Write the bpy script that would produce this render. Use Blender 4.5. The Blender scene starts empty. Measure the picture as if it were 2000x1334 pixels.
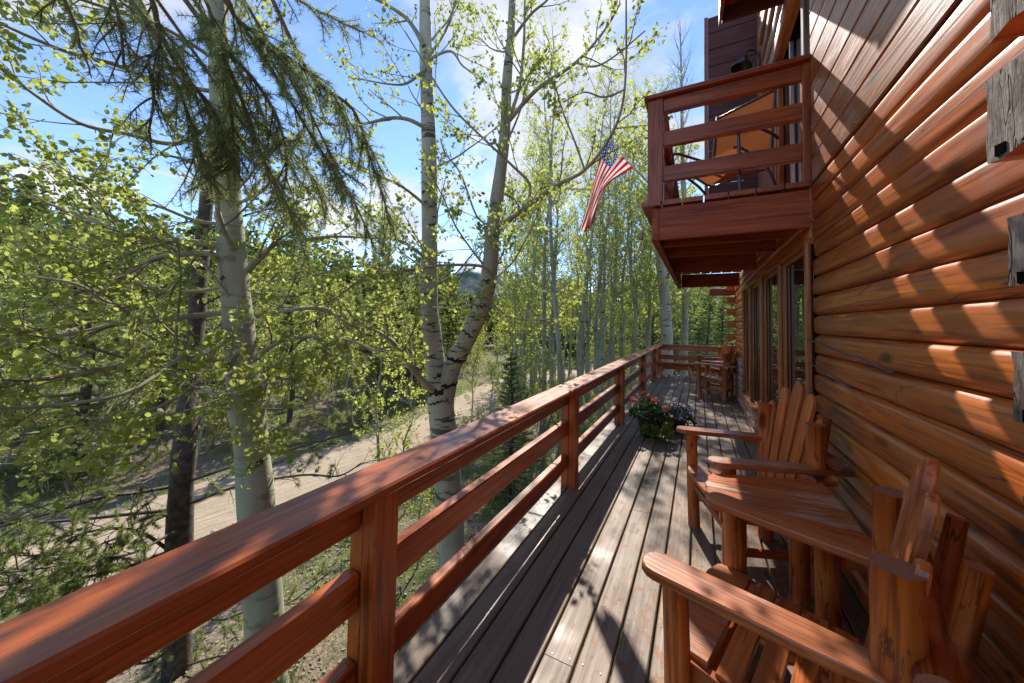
import bpy, math, random
import numpy as np
from mathutils import Vector, Matrix

SC = bpy.context.scene
COL = SC.collection
R = random.Random(7)
NR = np.random.default_rng(11)
PI = math.pi

# ------------------------------------------------------------------ camera
FPX, YAW, PIT, ROL, H = 696.27, 0.4820, 0.0387, 0.0180, 1.55
PCX, PCY = 1000.0, 667 - 64.36
_c, _s = math.cos(YAW), math.sin(YAW)
FW = Vector((-_s * math.cos(PIT), _c * math.cos(PIT), math.sin(PIT)))
_r = Vector((_c, _s, 0)); _u = _r.cross(FW)
RT = _r * math.cos(ROL) + _u * math.sin(ROL)
UP = -_r * math.sin(ROL) + _u * math.cos(ROL)
EYE = Vector((0, 0, H))
cam = bpy.data.cameras.new('camera'); camo = bpy.data.objects.new('camera', cam); COL.objects.link(camo)
cam.sensor_width = 36; cam.lens = FPX / 2000 * 36
cam.shift_y = -64.36 / 2000
cam.clip_start = 0.02; cam.clip_end = 20000
camo.matrix_world = Matrix(((RT.x, UP.x, -FW.x, EYE.x), (RT.y, UP.y, -FW.y, EYE.y), (RT.z, UP.z, -FW.z, EYE.z), (0, 0, 0, 1)))
SC.camera = camo

def P(x, y, d):
    """world point seen at photo pixel (x, y) at depth d in front of the camera"""
    return EYE + (RT * ((x - PCX) / FPX) - UP * ((y - PCY) / FPX) + FW) * d

# ------------------------------------------------------------------ sun, sky, exposure
SUN_AZ, SUN_EL = -18.8, 42.6
SUN_STRENGTH, SKY_STRENGTH, CLOUD, EXPOSURE = 3.3, 0.15, 0.53, 1.30
SC.view_settings.view_transform = 'Standard'; SC.view_settings.look = 'None'
SC.view_settings.gamma = 1; SC.view_settings.use_curve_mapping = False
SC.view_settings.exposure = EXPOSURE
SC.cycles.use_denoising = True; SC.cycles.denoiser = 'OPENIMAGEDENOISE'; SC.cycles.denoising_input_passes = 'RGB_ALBEDO_NORMAL'; SC.cycles.denoising_prefilter = 'NONE'; SC.cycles.max_bounces = 6; SC.cycles.diffuse_bounces = 4; SC.cycles.glossy_bounces = 3
SC.cycles.transmission_bounces = 4; SC.cycles.transparent_max_bounces = 6
SC.cycles.sample_clamp_indirect = 2.5
SC.cycles.caustics_reflective = False; SC.cycles.caustics_refractive = False
az, el = math.radians(SUN_AZ), math.radians(SUN_EL)
SUND = Vector((math.sin(az) * math.cos(el), math.cos(az) * math.cos(el), math.sin(el)))
sl = bpy.data.lights.new('sun', 'SUN'); sl.energy = SUN_STRENGTH; sl.angle = math.radians(0.53); sl.color = (1, 0.95, 0.87)
so = bpy.data.objects.new('sun', sl); COL.objects.link(so)
so.rotation_euler = SUND.to_track_quat('Z', 'Y').to_euler(); so.location = (0, 0, 30)

class NT:
    def __init__(s, nt): s.nt = nt
    def n(s, t, ins=None, **kw):
        o = s.nt.nodes.new(t)
        for k, v in kw.items(): setattr(o, k, v)
        for k, v in (ins or {}).items():
            i = o.inputs[k]
            if hasattr(v, 'node'): s.nt.links.new(v, i)
            else:
                try: i.default_value = v
                except Exception: i.default_value = tuple(v) + (1,)
        return o
    def m(s, op, a, b=0.0, c=0.0, clamp=False):
        return s.n('ShaderNodeMath', {0: a, 1: b, 2: c}, operation=op, use_clamp=clamp).outputs[0]
    def v(s, op, a, b=(0, 0, 0)):
        return s.n('ShaderNodeVectorMath', {0: a, 1: b}, operation=op).outputs[0]
    def mix(s, f, a, b, mode='MIX'):
        o = s.n('ShaderNodeMix', data_type='RGBA', blend_type=mode)
        for k, v in ((0, f), (6, a), (7, b)):
            if hasattr(v, 'node'): s.nt.links.new(v, o.inputs[k])
            elif k == 0: o.inputs[0].default_value = v
            else: o.inputs[k].default_value = tuple(v) + ((1,) if len(v) == 3 else ())
        return o.outputs[2]
    def ramp(s, f, lo, hi):
        return s.n('ShaderNodeMapRange', {'Value': f, 'From Min': lo, 'From Max': hi}, clamp=True, interpolation_type='SMOOTHSTEP').outputs[0]
    def noise(s, vec, scale, detail=3, rough=0.55, dist=0.0):
        return s.n('ShaderNodeTexNoise', {'Vector': vec, 'Scale': scale, 'Detail': detail, 'Roughness': rough, 'Distortion': dist}).outputs[0]
    def scale(s, vec, sc):
        return s.v('MULTIPLY', vec, sc)

W = bpy.data.worlds.new('World'); SC.world = W; W.use_nodes = True
t = NT(W.node_tree); W.node_tree.nodes.clear()
sky = t.n('ShaderNodeTexSky', sky_type='NISHITA'); sky.sun_disc = False
sky.sun_elevation = el; sky.sun_rotation = az; sky.altitude = 2600; sky.air_density = 0.8; sky.dust_density = 0.0; sky.ozone_density = 2.5
d = t.n('ShaderNodeTexCoord').outputs['Generated']
sx = t.n('ShaderNodeSeparateXYZ', {0: d})
zc = t.m('ADD', t.m('MAXIMUM', sx.outputs[2], 0.0), 0.16)
pv = t.n('ShaderNodeCombineXYZ', {0: t.m('DIVIDE', sx.outputs[0], zc), 1: t.m('DIVIDE', sx.outputs[1], zc), 2: 3.7}).outputs[0]
warp = t.n('ShaderNodeTexNoise', {'Vector': pv, 'Scale': 1.6, 'Detail': 3.0})
pv2 = t.v('ADD', pv, t.scale(t.v('SUBTRACT', warp.outputs[1], (0.5, 0.5, 0.5)), (0.5, 0.5, 0.0)))
cn = t.noise(pv2, 1.15, 9, 0.56)
mask = t.ramp(cn, 0.49, 0.62)
mask = t.m('MULTIPLY', mask, t.ramp(sx.outputs[2], -0.02, 0.06))
shade = t.ramp(t.noise(t.v('ADD', pv2, (0.06, -0.16, 0.4)), 1.9, 6, 0.6), 0.36, 0.66)
ccol = t.mix(shade, (0.56, 0.60, 0.68), (1.0, 1.0, 1.0))
bg1 = t.n('ShaderNodeBackground', {'Color': sky.outputs[0], 'Strength': SKY_STRENGTH})
bg2 = t.n('ShaderNodeBackground', {'Color': ccol, 'Strength': CLOUD})
mx = t.n('ShaderNodeMixShader', {0: t.m('MULTIPLY', mask, 0.92), 1: bg1.outputs[0], 2: bg2.outputs[0]})
t.n('ShaderNodeOutputWorld', {0: mx.outputs[0]})

# ------------------------------------------------------------------ object helpers
def wm(o):
    m = o.matrix_basis.copy()
    if o.parent: m = wm(o.parent) @ o.matrix_parent_inverse @ m
    return m
def tag(o, label=None, cat=None, group=None, kind=None):
    for k, v in (('label', label), ('category', cat), ('group', group), ('kind', kind)):
        if v: o[k] = v
    return o
def thing(name, loc, label, cat, group=None, rz=0.0):
    o = bpy.data.objects.new(name, None); COL.objects.link(o); o.location = loc; o.rotation_euler = (0, 0, rz)
    o.empty_display_size = 0.1
    return tag(o, label, cat, group)
def put(name, me, parent=None, mw=None, local=False):
    o = bpy.data.objects.new(name, me); COL.objects.link(o)
    if mw is not None: o.matrix_basis = mw
    if parent is not None:
        o.parent = parent
        if not local: o.matrix_parent_inverse = wm(parent).inverted()
    return o
def mesh(name, V, F, mats, smooth=False, midx=None):
    me = bpy.data.meshes.new(name)
    me.from_pydata([tuple(v) for v in V], [], [tuple(f) for f in F])
    for m in (mats if isinstance(mats, (list, tuple)) else [mats]): me.materials.append(m)
    if smooth: me.polygons.foreach_set('use_smooth', [True] * len(me.polygons))
    if midx is not None: me.polygons.foreach_set('material_index', midx)
    me.update(); return me
def bulk(name, V, F, mat, smooth=False):
    """V (n,3), F (m,k) numpy arrays -> mesh, fast"""
    V = np.ascontiguousarray(V, dtype=np.float32); F = np.ascontiguousarray(F, dtype=np.int32)
    me = bpy.data.meshes.new(name); m, k = F.shape
    me.vertices.add(len(V)); me.vertices.foreach_set('co', V.ravel())
    me.loops.add(m * k); me.loops.foreach_set('vertex_index', F.ravel())
    me.polygons.add(m); me.polygons.foreach_set('loop_start', np.arange(0, m * k, k, dtype=np.int32))
    if smooth: me.polygons.foreach_set('use_smooth', np.ones(m, dtype=bool))
    me.materials.append(mat); me.update(calc_edges=True); return me
def copy_tree(o, parent=None, keep=True):
    c = o.copy(); COL.objects.link(c)
    if parent is not None: c.parent = parent
    for ch in list(o.children): copy_tree(ch, c)
    return c
def axes(a, b, up=(0, 0, 1)):
    """matrix with local X from a to b, local Z near up, origin at the middle"""
    a, b = Vector(a), Vector(b); x = (b - a).normalized(); up = Vector(up)
    y = up.cross(x)
    if y.length < 1e-5: y = Vector((0, 1, 0)).cross(x)
    y.normalize(); z = x.cross(y); m = (a + b) / 2
    return Matrix(((x.x, y.x, z.x, m.x), (x.y, y.y, z.y, m.y), (x.z, y.z, z.z, m.z), (0, 0, 0, 1))), (b - a).length
_bm = {}
def board_mesh(L, w, h, mat, bev=0.004, name='board'):
    key = (round(L, 3), round(w, 3), round(h, 3), mat.name, bev)
    if key in _bm: return _bm[key]
    b = min(bev, w * .3, h * .3); pr = [(-w/2, -h/2+b), (-w/2+b, -h/2), (w/2-b, -h/2), (w/2, -h/2+b), (w/2, h/2-b), (w/2-b, h/2), (-w/2+b, h/2), (-w/2, h/2-b)]
    V = [(x, y, z) for x in (-L/2, L/2) for y, z in pr]
    F = [(i, (i+1) % 8, 8+(i+1) % 8, 8+i) for i in range(8)] + [tuple(range(7, -1, -1)), tuple(range(8, 16))]
    F = [tuple(reversed(f)) for f in F]
    me = mesh(name, V, F, mat); _bm[key] = me; return me
def board(name, a, b, w, h, mat, parent=None, up=(0, 0, 1), bev=0.004):
    """squared timber from a to b: w across, h along up"""
    M, L = axes(a, b, up)
    return put(name, board_mesh(L, w, h, mat, bev, name), parent, M)
def box(name, lo, hi, mat, parent=None, bev=0.004):
    lo, hi = Vector(lo), Vector(hi); s = hi - lo; c = (lo + hi) / 2
    ax = max(range(3), key=lambda i: s[i])
    a, b = c.copy(), c.copy(); a[ax] = lo[ax]; b[ax] = hi[ax]
    if ax == 2: return board(name, a, b, s.y, s.x, mat, parent, (1, 0, 0), bev)
    if ax == 0: return board(name, a, b, s.y, s.z, mat, parent, (0, 0, 1), bev)
    return board(name, a, b, s.x, s.z, mat, parent, (0, 0, 1), bev)
def log(name, a, b, r0, r1, mats, parent=None, n=12, rings=6, wob=0.04, seed=0, bend=0.0):
    """peeled log with end-grain faces; mats = (side, end)"""
    M, L = axes(a, b); g = random.Random(seed * 77 + 5)
    ph = [g.uniform(0, 6.28) for _ in range(4)]
    V, F, mi = [], [], []
    for i in range(rings):
        f = i / (rings - 1); x = -L/2 + L*f; r = r0 + (r1 - r0) * f
        oy, oz = bend * math.sin(f*PI), bend * math.sin(f*5 + ph[0]) * .4
        for j in range(n):
            th = 2*PI*j/n
            rr = r * (1 + wob * (math.sin(2*th + ph[1] + f*3) + .7*math.sin(3*th + ph[2] - f*4) + .5*math.sin(f*9+ph[3]+th)))
            V.append((x, oy + rr*math.cos(th), oz + rr*math.sin(th)))
    for i in range(rings-1):
        for j in range(n):
            F.append((i*n+j, i*n+(j+1) % n, (i+1)*n+(j+1) % n, (i+1)*n+j)); mi.append(0)
    F = [tuple(reversed(f)) for f in F]
    F.append(tuple(range(n))); mi.append(1); F.append(tuple(range((rings-1)*n + n-1, (rings-1)*n-1, -1))); mi.append(1)
    F[-2] = tuple(range(n-1, -1, -1)); F[-1] = tuple(range((rings-1)*n, rings*n))
    F = [tuple(f) for f in F]
    me = mesh(name, V, F, list(mats), False, mi)
    me.polygons.foreach_set('use_smooth', [k == 0 for k in mi])
    return put(name, me, parent, M)
def prism(name, outline, thick, mat, parent=None, M=None, bev=0.004):
    """flat plank cut to an outline in local XY, top edges eased, centred on z=0"""
    c = [sum(p[i] for p in outline)/len(outline) for i in (0, 1)]
    n = len(outline)
    def ins(p, d):
        v = (c[0]-p[0], c[1]-p[1]); l = math.hypot(*v) or 1; return (p[0]+v[0]/l*d, p[1]+v[1]/l*d)
    V = [(*ins(p, bev), -thick/2) for p in outline] + [(*p, -thick/2+bev) for p in outline] + [(*p, thick/2-bev) for p in outline] + [(*ins(p, bev), thick/2) for p in outline]
    F = [tuple(range(n-1, -1, -1))]
    for k in range(3): F += [(k*n+i, k*n+(i+1) % n, (k+1)*n+(i+1) % n, (k+1)*n+i) for i in range(n)]
    F.append(tuple(range(3*n, 4*n)))
    return put(name, mesh(name, V, F, mat), parent, M)

# ------------------------------------------------------------------ materials
def mat_new(name):
    m = bpy.data.materials.new(name); m.use_nodes = True; m.node_tree.nodes.clear(); return m, NT(m.node_tree)
def finish(t, bsdf): t.n('ShaderNodeOutputMaterial', {0: bsdf})
def wood(name, c1, c2, dark, rough=0.4, coat=0.0, gscale=1.0, knots=0.8, tint=0.18, wear=0.0, wearcol=(0.42, 0.38, 0.34), bump=0.25, streak=0.0, spec=0.5, coatr=0.22, checks=0.0, lines=0.55):
    m, t = mat_new(name)
    tc = t.n('ShaderNodeTexCoord').outputs['Object']; rnd = t.n('ShaderNodeObjectInfo').outputs['Random']
    off = t.n('ShaderNodeCombineXYZ', {0: t.m('MULTIPLY', rnd, 37.0), 1: t.m('MULTIPLY', rnd, 11.3), 2: t.m('MULTIPLY', rnd, 7.7)}).outputs[0]
    p = t.v('ADD', tc, off)
    g = t.noise(t.scale(p, (1.5*gscale, 30*gscale, 30*gscale)), 1.0, 6, 0.68)
    big = t.noise(t.scale(p, (0.55*gscale, 6.5*gscale, 6.5*gscale)), 1.0, 2, 0.45, 0.3)
    ring = t.m('ABSOLUTE', t.m('SINE', t.m('MULTIPLY', big, 42.0)))
    ring = t.m('POWER', ring, 1.6)
    f = t.m('ADD', t.m('MULTIPLY', t.ramp(g, 0.34, 0.66), 0.7), t.m('MULTIPLY', ring, 0.45), clamp=True)
    col = t.mix(f, c1, c2)
    blotch = t.noise(t.scale(p, (1.1, 3.2, 3.2)), 1.0, 3, 0.6)
    col = t.mix(t.m('MULTIPLY', t.ramp(blotch, 0.42, 0.75), 0.45), col, dark)
    ln = t.noise(t.scale(p, (2.2*gscale, 62*gscale, 62*gscale)), 1.0, 3, 0.6)
    col = t.mix(t.m('MULTIPLY', t.ramp(ln, 0.53, 0.64), lines), col, tuple(x*0.42 for x in dark))
    vo = t.n('ShaderNodeTexVoronoi', {'Vector': t.scale(t.v('ADD', p, t.scale(t.n('ShaderNodeTexNoise', {'Vector': p, 'Scale': 9.0}).outputs[1], (.06, .03, .03))), (2.1, 6.5, 6.5)), 'Scale': 1.0, 'Randomness': 1.0})
    kn = t.m('SUBTRACT', 1.0, t.ramp(vo.outputs['Distance'], 0.07, 0.23))
    col = t.mix(t.m('MULTIPLY', kn, knots), col, tuple(x*0.35 for x in dark))
    if streak:
        st = t.ramp(t.noise(t.scale(p, (9, 46, 46)), 1.0, 5, 0.7), 0.57, 0.64)
        col = t.mix(t.m('MULTIPLY', st, streak), col, (0.028, 0.014, 0.008))
    ck = None
    if checks:
        w1 = t.noise(t.scale(p, (0.35, 1.0, 1.0)), 1.0, 2)
        ax = t.n('ShaderNodeSeparateXYZ', {0: p})
        cl = t.m('ABSOLUTE', t.m('SUBTRACT', t.noise(t.scale(p, (0.8, 10, 10)), 1.0, 2, 0.4, 0.2), 0.5))
        ck = t.m('MULTIPLY', t.m('SUBTRACT', 1.0, t.ramp(cl, 0.0, 0.006)), t.ramp(w1, 0.50, 0.56))
        col = t.mix(t.m('MULTIPLY', ck, checks), col, (0.01, 0.006, 0.004))
    r_ = t.m('ADD', rough, t.m('MULTIPLY', t.m('SUBTRACT', g, 0.5), 0.35))
    if wear:
        wn = t.noise(t.scale(p, (1.8, 7.0, 7.0)), 1.0, 8, 0.68)
        wf = t.m('MULTIPLY', t.ramp(wn, 0.52, 0.62), wear)
        col = t.mix(wf, col, wearcol); r_ = t.m('ADD', r_, t.m('MULTIPLY', wf, 0.3))
    hs = t.n('ShaderNodeHueSaturation', {'Color': col, 'Value': t.m('ADD', 1.0 - tint/2, t.m('MULTIPLY', rnd, tint))}).outputs[0]
    hgt = t.m('ADD', g, t.m('MULTIPLY', ring, 0.25))
    if ck is not None: hgt = t.m('SUBTRACT', hgt, t.m('MULTIPLY', ck, 0.1))
    bp = t.n('ShaderNodeBump', {'Height': hgt, 'Strength': bump, 'Distance': 0.004}).outputs[0]
    b = t.n('ShaderNodeBsdfPrincipled', {'Base Color': hs, 'Roughness': t.m('MAXIMUM', r_, 0.08), 'Coat Weight': coat, 'Coat Roughness': coatr, 'Normal': bp, 'Specular IOR Level': spec})
    finish(t, b.outputs[0]); return m

M_LOGW = wood('stained_log', (0.66, 0.175, 0.023), (0.42, 0.092, 0.010), (0.12, 0.026, 0.004), 0.36, 0.2, 0.8, 0.9, 0.32, bump=0.5, wear=0.14, wearcol=(0.42, 0.27, 0.17), checks=0.8)
M_PLK = wood('stained_plank', (0.40, 0.115, 0.028), (0.24, 0.062, 0.014), (0.12, 0.034, 0.012), 0.40, 0.1, 0.8, 0.7, 0.25, wear=0.3, wearcol=(0.40, 0.32, 0.27), bump=0.5)
M_RAIL = wood('railing_stain', (0.52, 0.118, 0.014), (0.33, 0.066, 0.007), (0.13, 0.022, 0.004), 0.34, 0.15, 0.8, 0.5, 0.25, checks=0.7, wear=0.08, wearcol=(0.35, 0.16, 0.08))
M_CAP = wood('wet_cap_stain', (0.47, 0.112, 0.022), (0.32, 0.068, 0.013), (0.13, 0.028, 0.010), 0.36, 0.15, 0.8, 0.3, 0.15, wear=0.3, wearcol=(0.22, 0.085, 0.05), bump=0.35)
M_BALC = wood('balcony_stain', (0.42, 0.088, 0.012), (0.25, 0.046, 0.007), (0.08, 0.014, 0.004), 0.38, 0.12, 0.8, 0.5, 0.25, checks=0.5)
M_BEAM = wood('rough_beam_stain', (0.46, 0.095, 0.020), (0.28, 0.048, 0.010), (0.12, 0.02, 0.006), 0.6, 0.0, 0.6, 0.4, 0.2, bump=0.6, checks=0.6)
M_CHAIR = wood('chair_varnish', (0.64, 0.165, 0.024), (0.42, 0.090, 0.012), (0.15, 0.028, 0.008), 0.40, 0.1, 1.0, 0.8, 0.3, streak=0.35, checks=0.7, wear=0.12, wearcol=(0.45, 0.26, 0.15))
M_CHLOG = wood('peeled_pole', (0.64, 0.180, 0.028), (0.44, 0.105, 0.015), (0.17, 0.033, 0.008), 0.42, 0.1, 0.9, 0.9, 0.25, streak=0.75, checks=0.8, bump=0.5)
M_ARM = wood('worn_arm', (0.52, 0.155, 0.034), (0.34, 0.088, 0.018), (0.16, 0.04, 0.012), 0.36, 0.2, 1.0, 0.7, 0.2, wear=0.75, wearcol=(0.40, 0.255, 0.165), bump=0.4, checks=0.6)
M_GREYW = wood('weathered_wood', (0.27, 0.21, 0.175), (0.17, 0.125, 0.10), (0.11, 0.07, 0.05), 0.8, 0, 0.9, 0.8, 0.3, bump=0.9, checks=0.9)
M_TRIM = wood('window_trim', (0.56, 0.20, 0.05), (0.37, 0.115, 0.028), (0.15, 0.045, 0.014), 0.4, 0.3, 0.7, 0.5, 0.2)
M_DARKW = wood('dark_siding', (0.13, 0.036, 0.016), (0.08, 0.02, 0.010), (0.045, 0.012, 0.008), 0.6, 0, 0.7, 0.6, 0.2)

def endgrain(name, c1, c2):
    m, t = mat_new(name)
    tc = t.n('ShaderNodeTexCoord').outputs['Object']
    s = t.n('ShaderNodeSeparateXYZ', {0: tc})
    q = t.n('ShaderNodeCombineXYZ', {1: s.outputs[1], 2: s.outputs[2]}).outputs[0]
    q = t.v('ADD', q, t.scale(t.v('SUBTRACT', t.n('ShaderNodeTexNoise', {'Vector': tc, 'Scale': 30.0}).outputs[1], (.5, .5, .5)), (0, .008, .008)))
    l = t.n('ShaderNodeVectorMath', {0: q}, operation='LENGTH').outputs['Value']
    rg = t.m('ADD', t.m('MULTIPLY', t.m('SINE', t.m('MULTIPLY', l, 900.0)), 0.35), 0.5)
    nz = t.noise(tc, 60, 5, 0.7)
    col = t.mix(t.m('MULTIPLY', t.m('ADD', rg, nz), 0.55), c1, c2)
    b = t.n('ShaderNodeBsdfPrincipled', {'Base Color': col, 'Roughness': 0.75, 'Normal': t.n('ShaderNodeBump', {'Height': nz, 'Strength': 0.5, 'Distance': 0.003}).outputs[0]})
    finish(t, b.outputs[0]); return m
M_END = endgrain('end_grain', (0.34, 0.12, 0.05), (0.20, 0.07, 0.035))
def weathered_end():
    m, t = mat_new('weathered_end'); tc = t.n('ShaderNodeTexCoord').outputs['Object']; rnd = t.n('ShaderNodeObjectInfo').outputs['Random']
    p = t.v('ADD', tc, t.n('ShaderNodeCombineXYZ', {1: t.m('MULTIPLY', rnd, 9.0)}).outputs[0])
    a = t.noise(t.scale(p, (4, 60, 9)), 1.0, 6, .7, .3); b = t.noise(t.scale(p, (3, 16, 12)), 1.0, 5, .65)
    col = t.mix(t.ramp(b, .38, .62), (0.25, 0.20, 0.165), (0.105, 0.07, 0.05)); col = t.mix(t.m('MULTIPLY', t.ramp(a, .48, .66), .7), col, (0.06, 0.036, 0.025))
    ck = t.m('SUBTRACT', 1.0, t.ramp(t.m('ABSOLUTE', t.m('SUBTRACT', t.noise(t.scale(p, (2, 13, 2.2)), 1.0, 3, .6), .5)), .0, .014))
    col = t.mix(t.m('MULTIPLY', ck, .85), col, (0.012, 0.008, 0.006))
    h = t.m('SUBTRACT', t.m('ADD', a, b), t.m('MULTIPLY', ck, 1.5))
    b_ = t.n('ShaderNodeBsdfPrincipled', {'Base Color': col, 'Roughness': .85, 'Specular IOR Level': .2, 'Normal': t.n('ShaderNodeBump', {'Height': h, 'Strength': .9, 'Distance': .008}).outputs[0]})
    finish(t, b_.outputs[0]); return m
M_ENDG = weathered_end()

def deckmat():
    m, t = mat_new('deck_paint')
    tc = t.n('ShaderNodeTexCoord').outputs['Object']; rnd = t.n('ShaderNodeObjectInfo').outputs['Random']
    geo = t.n('ShaderNodeNewGeometry').outputs['Position']
    off = t.n('ShaderNodeCombineXYZ', {0: t.m('MULTIPLY', rnd, 37.0), 1: t.m('MULTIPLY', rnd, 11.3)}).outputs[0]
    p = t.v('ADD', tc, off)
    g = t.noise(t.scale(p, (1.8, 46, 46)), 1.0, 5, 0.65)
    big = t.noise(t.scale(p, (0.5, 7, 7)), 1.0, 2, 0.5, 0.3)
    ring = t.m('POWER', t.m('ABSOLUTE', t.m('SINE', t.m('MULTIPLY', big, 36.0))), 2.0)
    col = t.mix(t.m('ADD', t.m('MULTIPLY', t.ramp(g, 0.3, 0.7), 0.6), t.m('MULTIPLY', ring, 0.4), clamp=True), (0.258, 0.182, 0.124), (0.148, 0.099, 0.065))
    bl = t.noise(geo, 1.6, 4, 0.6)
    col = t.mix(t.m('MULTIPLY', t.ramp(bl, 0.45, 0.7), 0.35), col, (0.15, 0.10, 0.066))
    # flaked paint showing the timber, mostly along the chair side of the deck
    sp = t.n('ShaderNodeSeparateXYZ', {0: geo})
    zone = t.m('ADD', t.m('MULTIPLY', t.ramp(sp.outputs[0], -0.75, -0.05), 0.085), t.m('MULTIPLY', t.ramp(t.noise(geo, 0.9, 2), 0.42, 0.65), 0.05))
    fl = t.noise(t.scale(geo, (30, 13, 1)), 1.0, 6, 0.62, 0.4)
    fm = t.ramp(t.m('ADD', fl, zone), 0.640, 0.655)
    col = t.mix(fm, col, (0.22, 0.088, 0.020))
    # damp film
    wet = t.ramp(t.noise(t.v('ADD', geo, (4.2, 1.3, 0)), 1.1, 4, 0.55), 0.50, 0.66)
    drop = t.ramp(t.noise(geo, 75, 2, 0.5), 0.66, 0.70)
    col = t.mix(t.m('MULTIPLY', wet, 0.30), col, (0.12, 0.085, 0.062))
    vo = t.n('ShaderNodeTexVoronoi', {'Vector': t.scale(p, (1.7, 7, 7)), 'Scale': 1.0})
    col = t.mix(t.m('SUBTRACT', 0.85, t.ramp(vo.outputs['Distance'], 0.04, 0.12), clamp=True), col, (0.11, 0.07, 0.045))
    hs = t.n('ShaderNodeHueSaturation', {'Color': col, 'Value': t.m('ADD', 0.86, t.m('MULTIPLY', rnd, 0.26))}).outputs[0]
    ro = t.m('SUBTRACT', t.m('ADD', 0.52, t.m('MULTIPLY', g, 0.25)), t.m('ADD', t.m('MULTIPLY', wet, 0.28), t.m('MULTIPLY', drop, t.m('MULTIPLY', wet, 0.3))))
    hg = t.m('ADD', t.m('SUBTRACT', t.m('MULTIPLY', g, 0.6), t.m('MULTIPLY', fm, 0.35)), t.m('MULTIPLY', t.m('MULTIPLY', drop, wet), 0.6))
    bp = t.n('ShaderNodeBump', {'Height': hg, 'Strength': 0.45, 'Distance': 0.004}).outputs[0]
    b = t.n('ShaderNodeBsdfPrincipled', {'Base Color': hs, 'Roughness': t.m('MAXIMUM', ro, 0.10), 'Normal': bp})
    finish(t, b.outputs[0]); return m
M_DECK = deckmat()

def plain(name, col, rough=0.5, metal=0.0, nscale=0, namp=0.3, bump=0.0, spec=0.5):
    m, t = mat_new(name)
    c = col; nrm = None; ins = {}
    if nscale:
        n = t.noise(t.n('ShaderNodeTexCoord').outputs['Object'], nscale, 5, 0.6)
        c = t.mix(t.ramp(n, 0.3, 0.7), tuple(x*(1-namp) for x in col), tuple(min(1, x*(1+namp)) for x in col))
        if bump: ins['Normal'] = t.n('ShaderNodeBump', {'Height': n, 'Strength': bump, 'Distance': 0.01}).outputs[0]
    b = t.n('ShaderNodeBsdfPrincipled', {'Base Color': c, 'Roughness': rough, 'Metallic': metal, 'Specular IOR Level': spec, **ins})
    finish(t, b.outputs[0]); return m
M_BLACK = plain('black_metal', (0.012, 0.012, 0.014), 0.35)
M_BRONZE = plain('bronze_frame', (0.085, 0.07, 0.06), 0.35, 0.4)
M_STEEL = plain('galvanised', (0.55, 0.56, 0.58), 0.35, 0.8)
M_STONE = plain('stone', (0.36, 0.20, 0.145), 0.85, 0, 7, 0.45, 0.6)
M_MORTAR = plain('mortar', (0.16, 0.13, 0.11), 0.95, 0, 30, 0.3, 0.4)
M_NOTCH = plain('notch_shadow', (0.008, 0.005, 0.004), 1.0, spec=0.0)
M_CORE = plain('wall_core', (0.06, 0.04, 0.03), 0.9)
M_WIRE = plain('cable_rubber', (0.045, 0.065, 0.075), 0.5)
M_ROCK = plain('boulder', (0.24, 0.23, 0.21), 0.9, 0, 5, 0.4, 0.7)
def glassmat():
    m, t = mat_new('window_glass')
    n = t.noise(t.n('ShaderNodeTexCoord').outputs['Object'], 1.3, 2)
    bp = t.n('ShaderNodeBump', {'Height': n, 'Strength': 0.02, 'Distance': 0.02}).outputs[0]
    b = t.n('ShaderNodeBsdfPrincipled', {'Base Color': (0.012, 0.014, 0.014, 1), 'Roughness': 0.005, 'IOR': 2.6, 'Normal': bp})
    finish(t, b.outputs[0]); return m
M_GLASS = glassmat()

# ================================================================== DECK
DY0, DY1 = -1.6, 12.35
deck = thing('wooden_deck', (-0.25, 5, 0), 'taupe painted plank deck with flaking damp boards running along the log cabin', 'deck')
DECKZ = 0.0
for i in range(14):
    x = -1.25 + 0.15*i + 0.075
    w = 0.139 if i < 13 else 0.10
    if i == 13: x -= 0.02
    g = random.Random(100 + i); y = DY0; cuts = [DY0]
    first = {4: 1.62, 1: 2.05, 7: 0.9, 6: 3.05}.get(i, g.uniform(0.2, 3.6))
    y = first
    while y < DY1 - 0.8:
        cuts.append(y); y += g.uniform(2.6, 4.6)
    cuts.append(DY1)
    for a, b in zip(cuts, cuts[1:]):
        dz = g.uniform(-0.0015, 0.0015)
        board('deck_plank', (x, a+0.0015, -0.019+dz), (x, b-0.0015, -0.019+dz), w, 0.038, M_DECK, deck, bev=0.005)
sv, sf = [], []
for i in range(14):
    x = -1.25 + 0.15*i + 0.075
    for k in range(34):
        for dx in (-0.042, 0.042):
            y = -1.2 + 0.406*k + R.uniform(-.012, .012); cx = x + dx + R.uniform(-.006, .006); o = len(sv)
            sv += [(cx + .0042*math.cos(a*PI/3), y + .0042*math.sin(a*PI/3), 0.0022) for a in range(6)]; sf.append(tuple(range(o, o+6)))
tag(put('screw_heads', mesh('screw_heads', sv, sf, plain('screw_steel', (0.05, 0.04, 0.035), 0.4, 0.6)), deck), kind='stuff')
box('rim_joist', (-1.24, DY0, -0.27), (-1.20, DY1, -0.042), M_RAIL, deck)
box('end_joist', (-1.18, DY1-0.06, -0.27), (0.72, DY1-0.02, -0.042), M_RAIL, deck)
for k in range(12): box('deck_joist', (-1.19, -1.0+1.15*k, -0.24), (0.72, -0.96+1.15*k, -0.043), M_DARKW, deck)
for y in (-1.0, 2.3, 5.6, 8.9, 12.1): box('support_post', (-1.16, y, -2.7), (-1.02, y+.14, -0.285), M_RAIL, deck)

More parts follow.
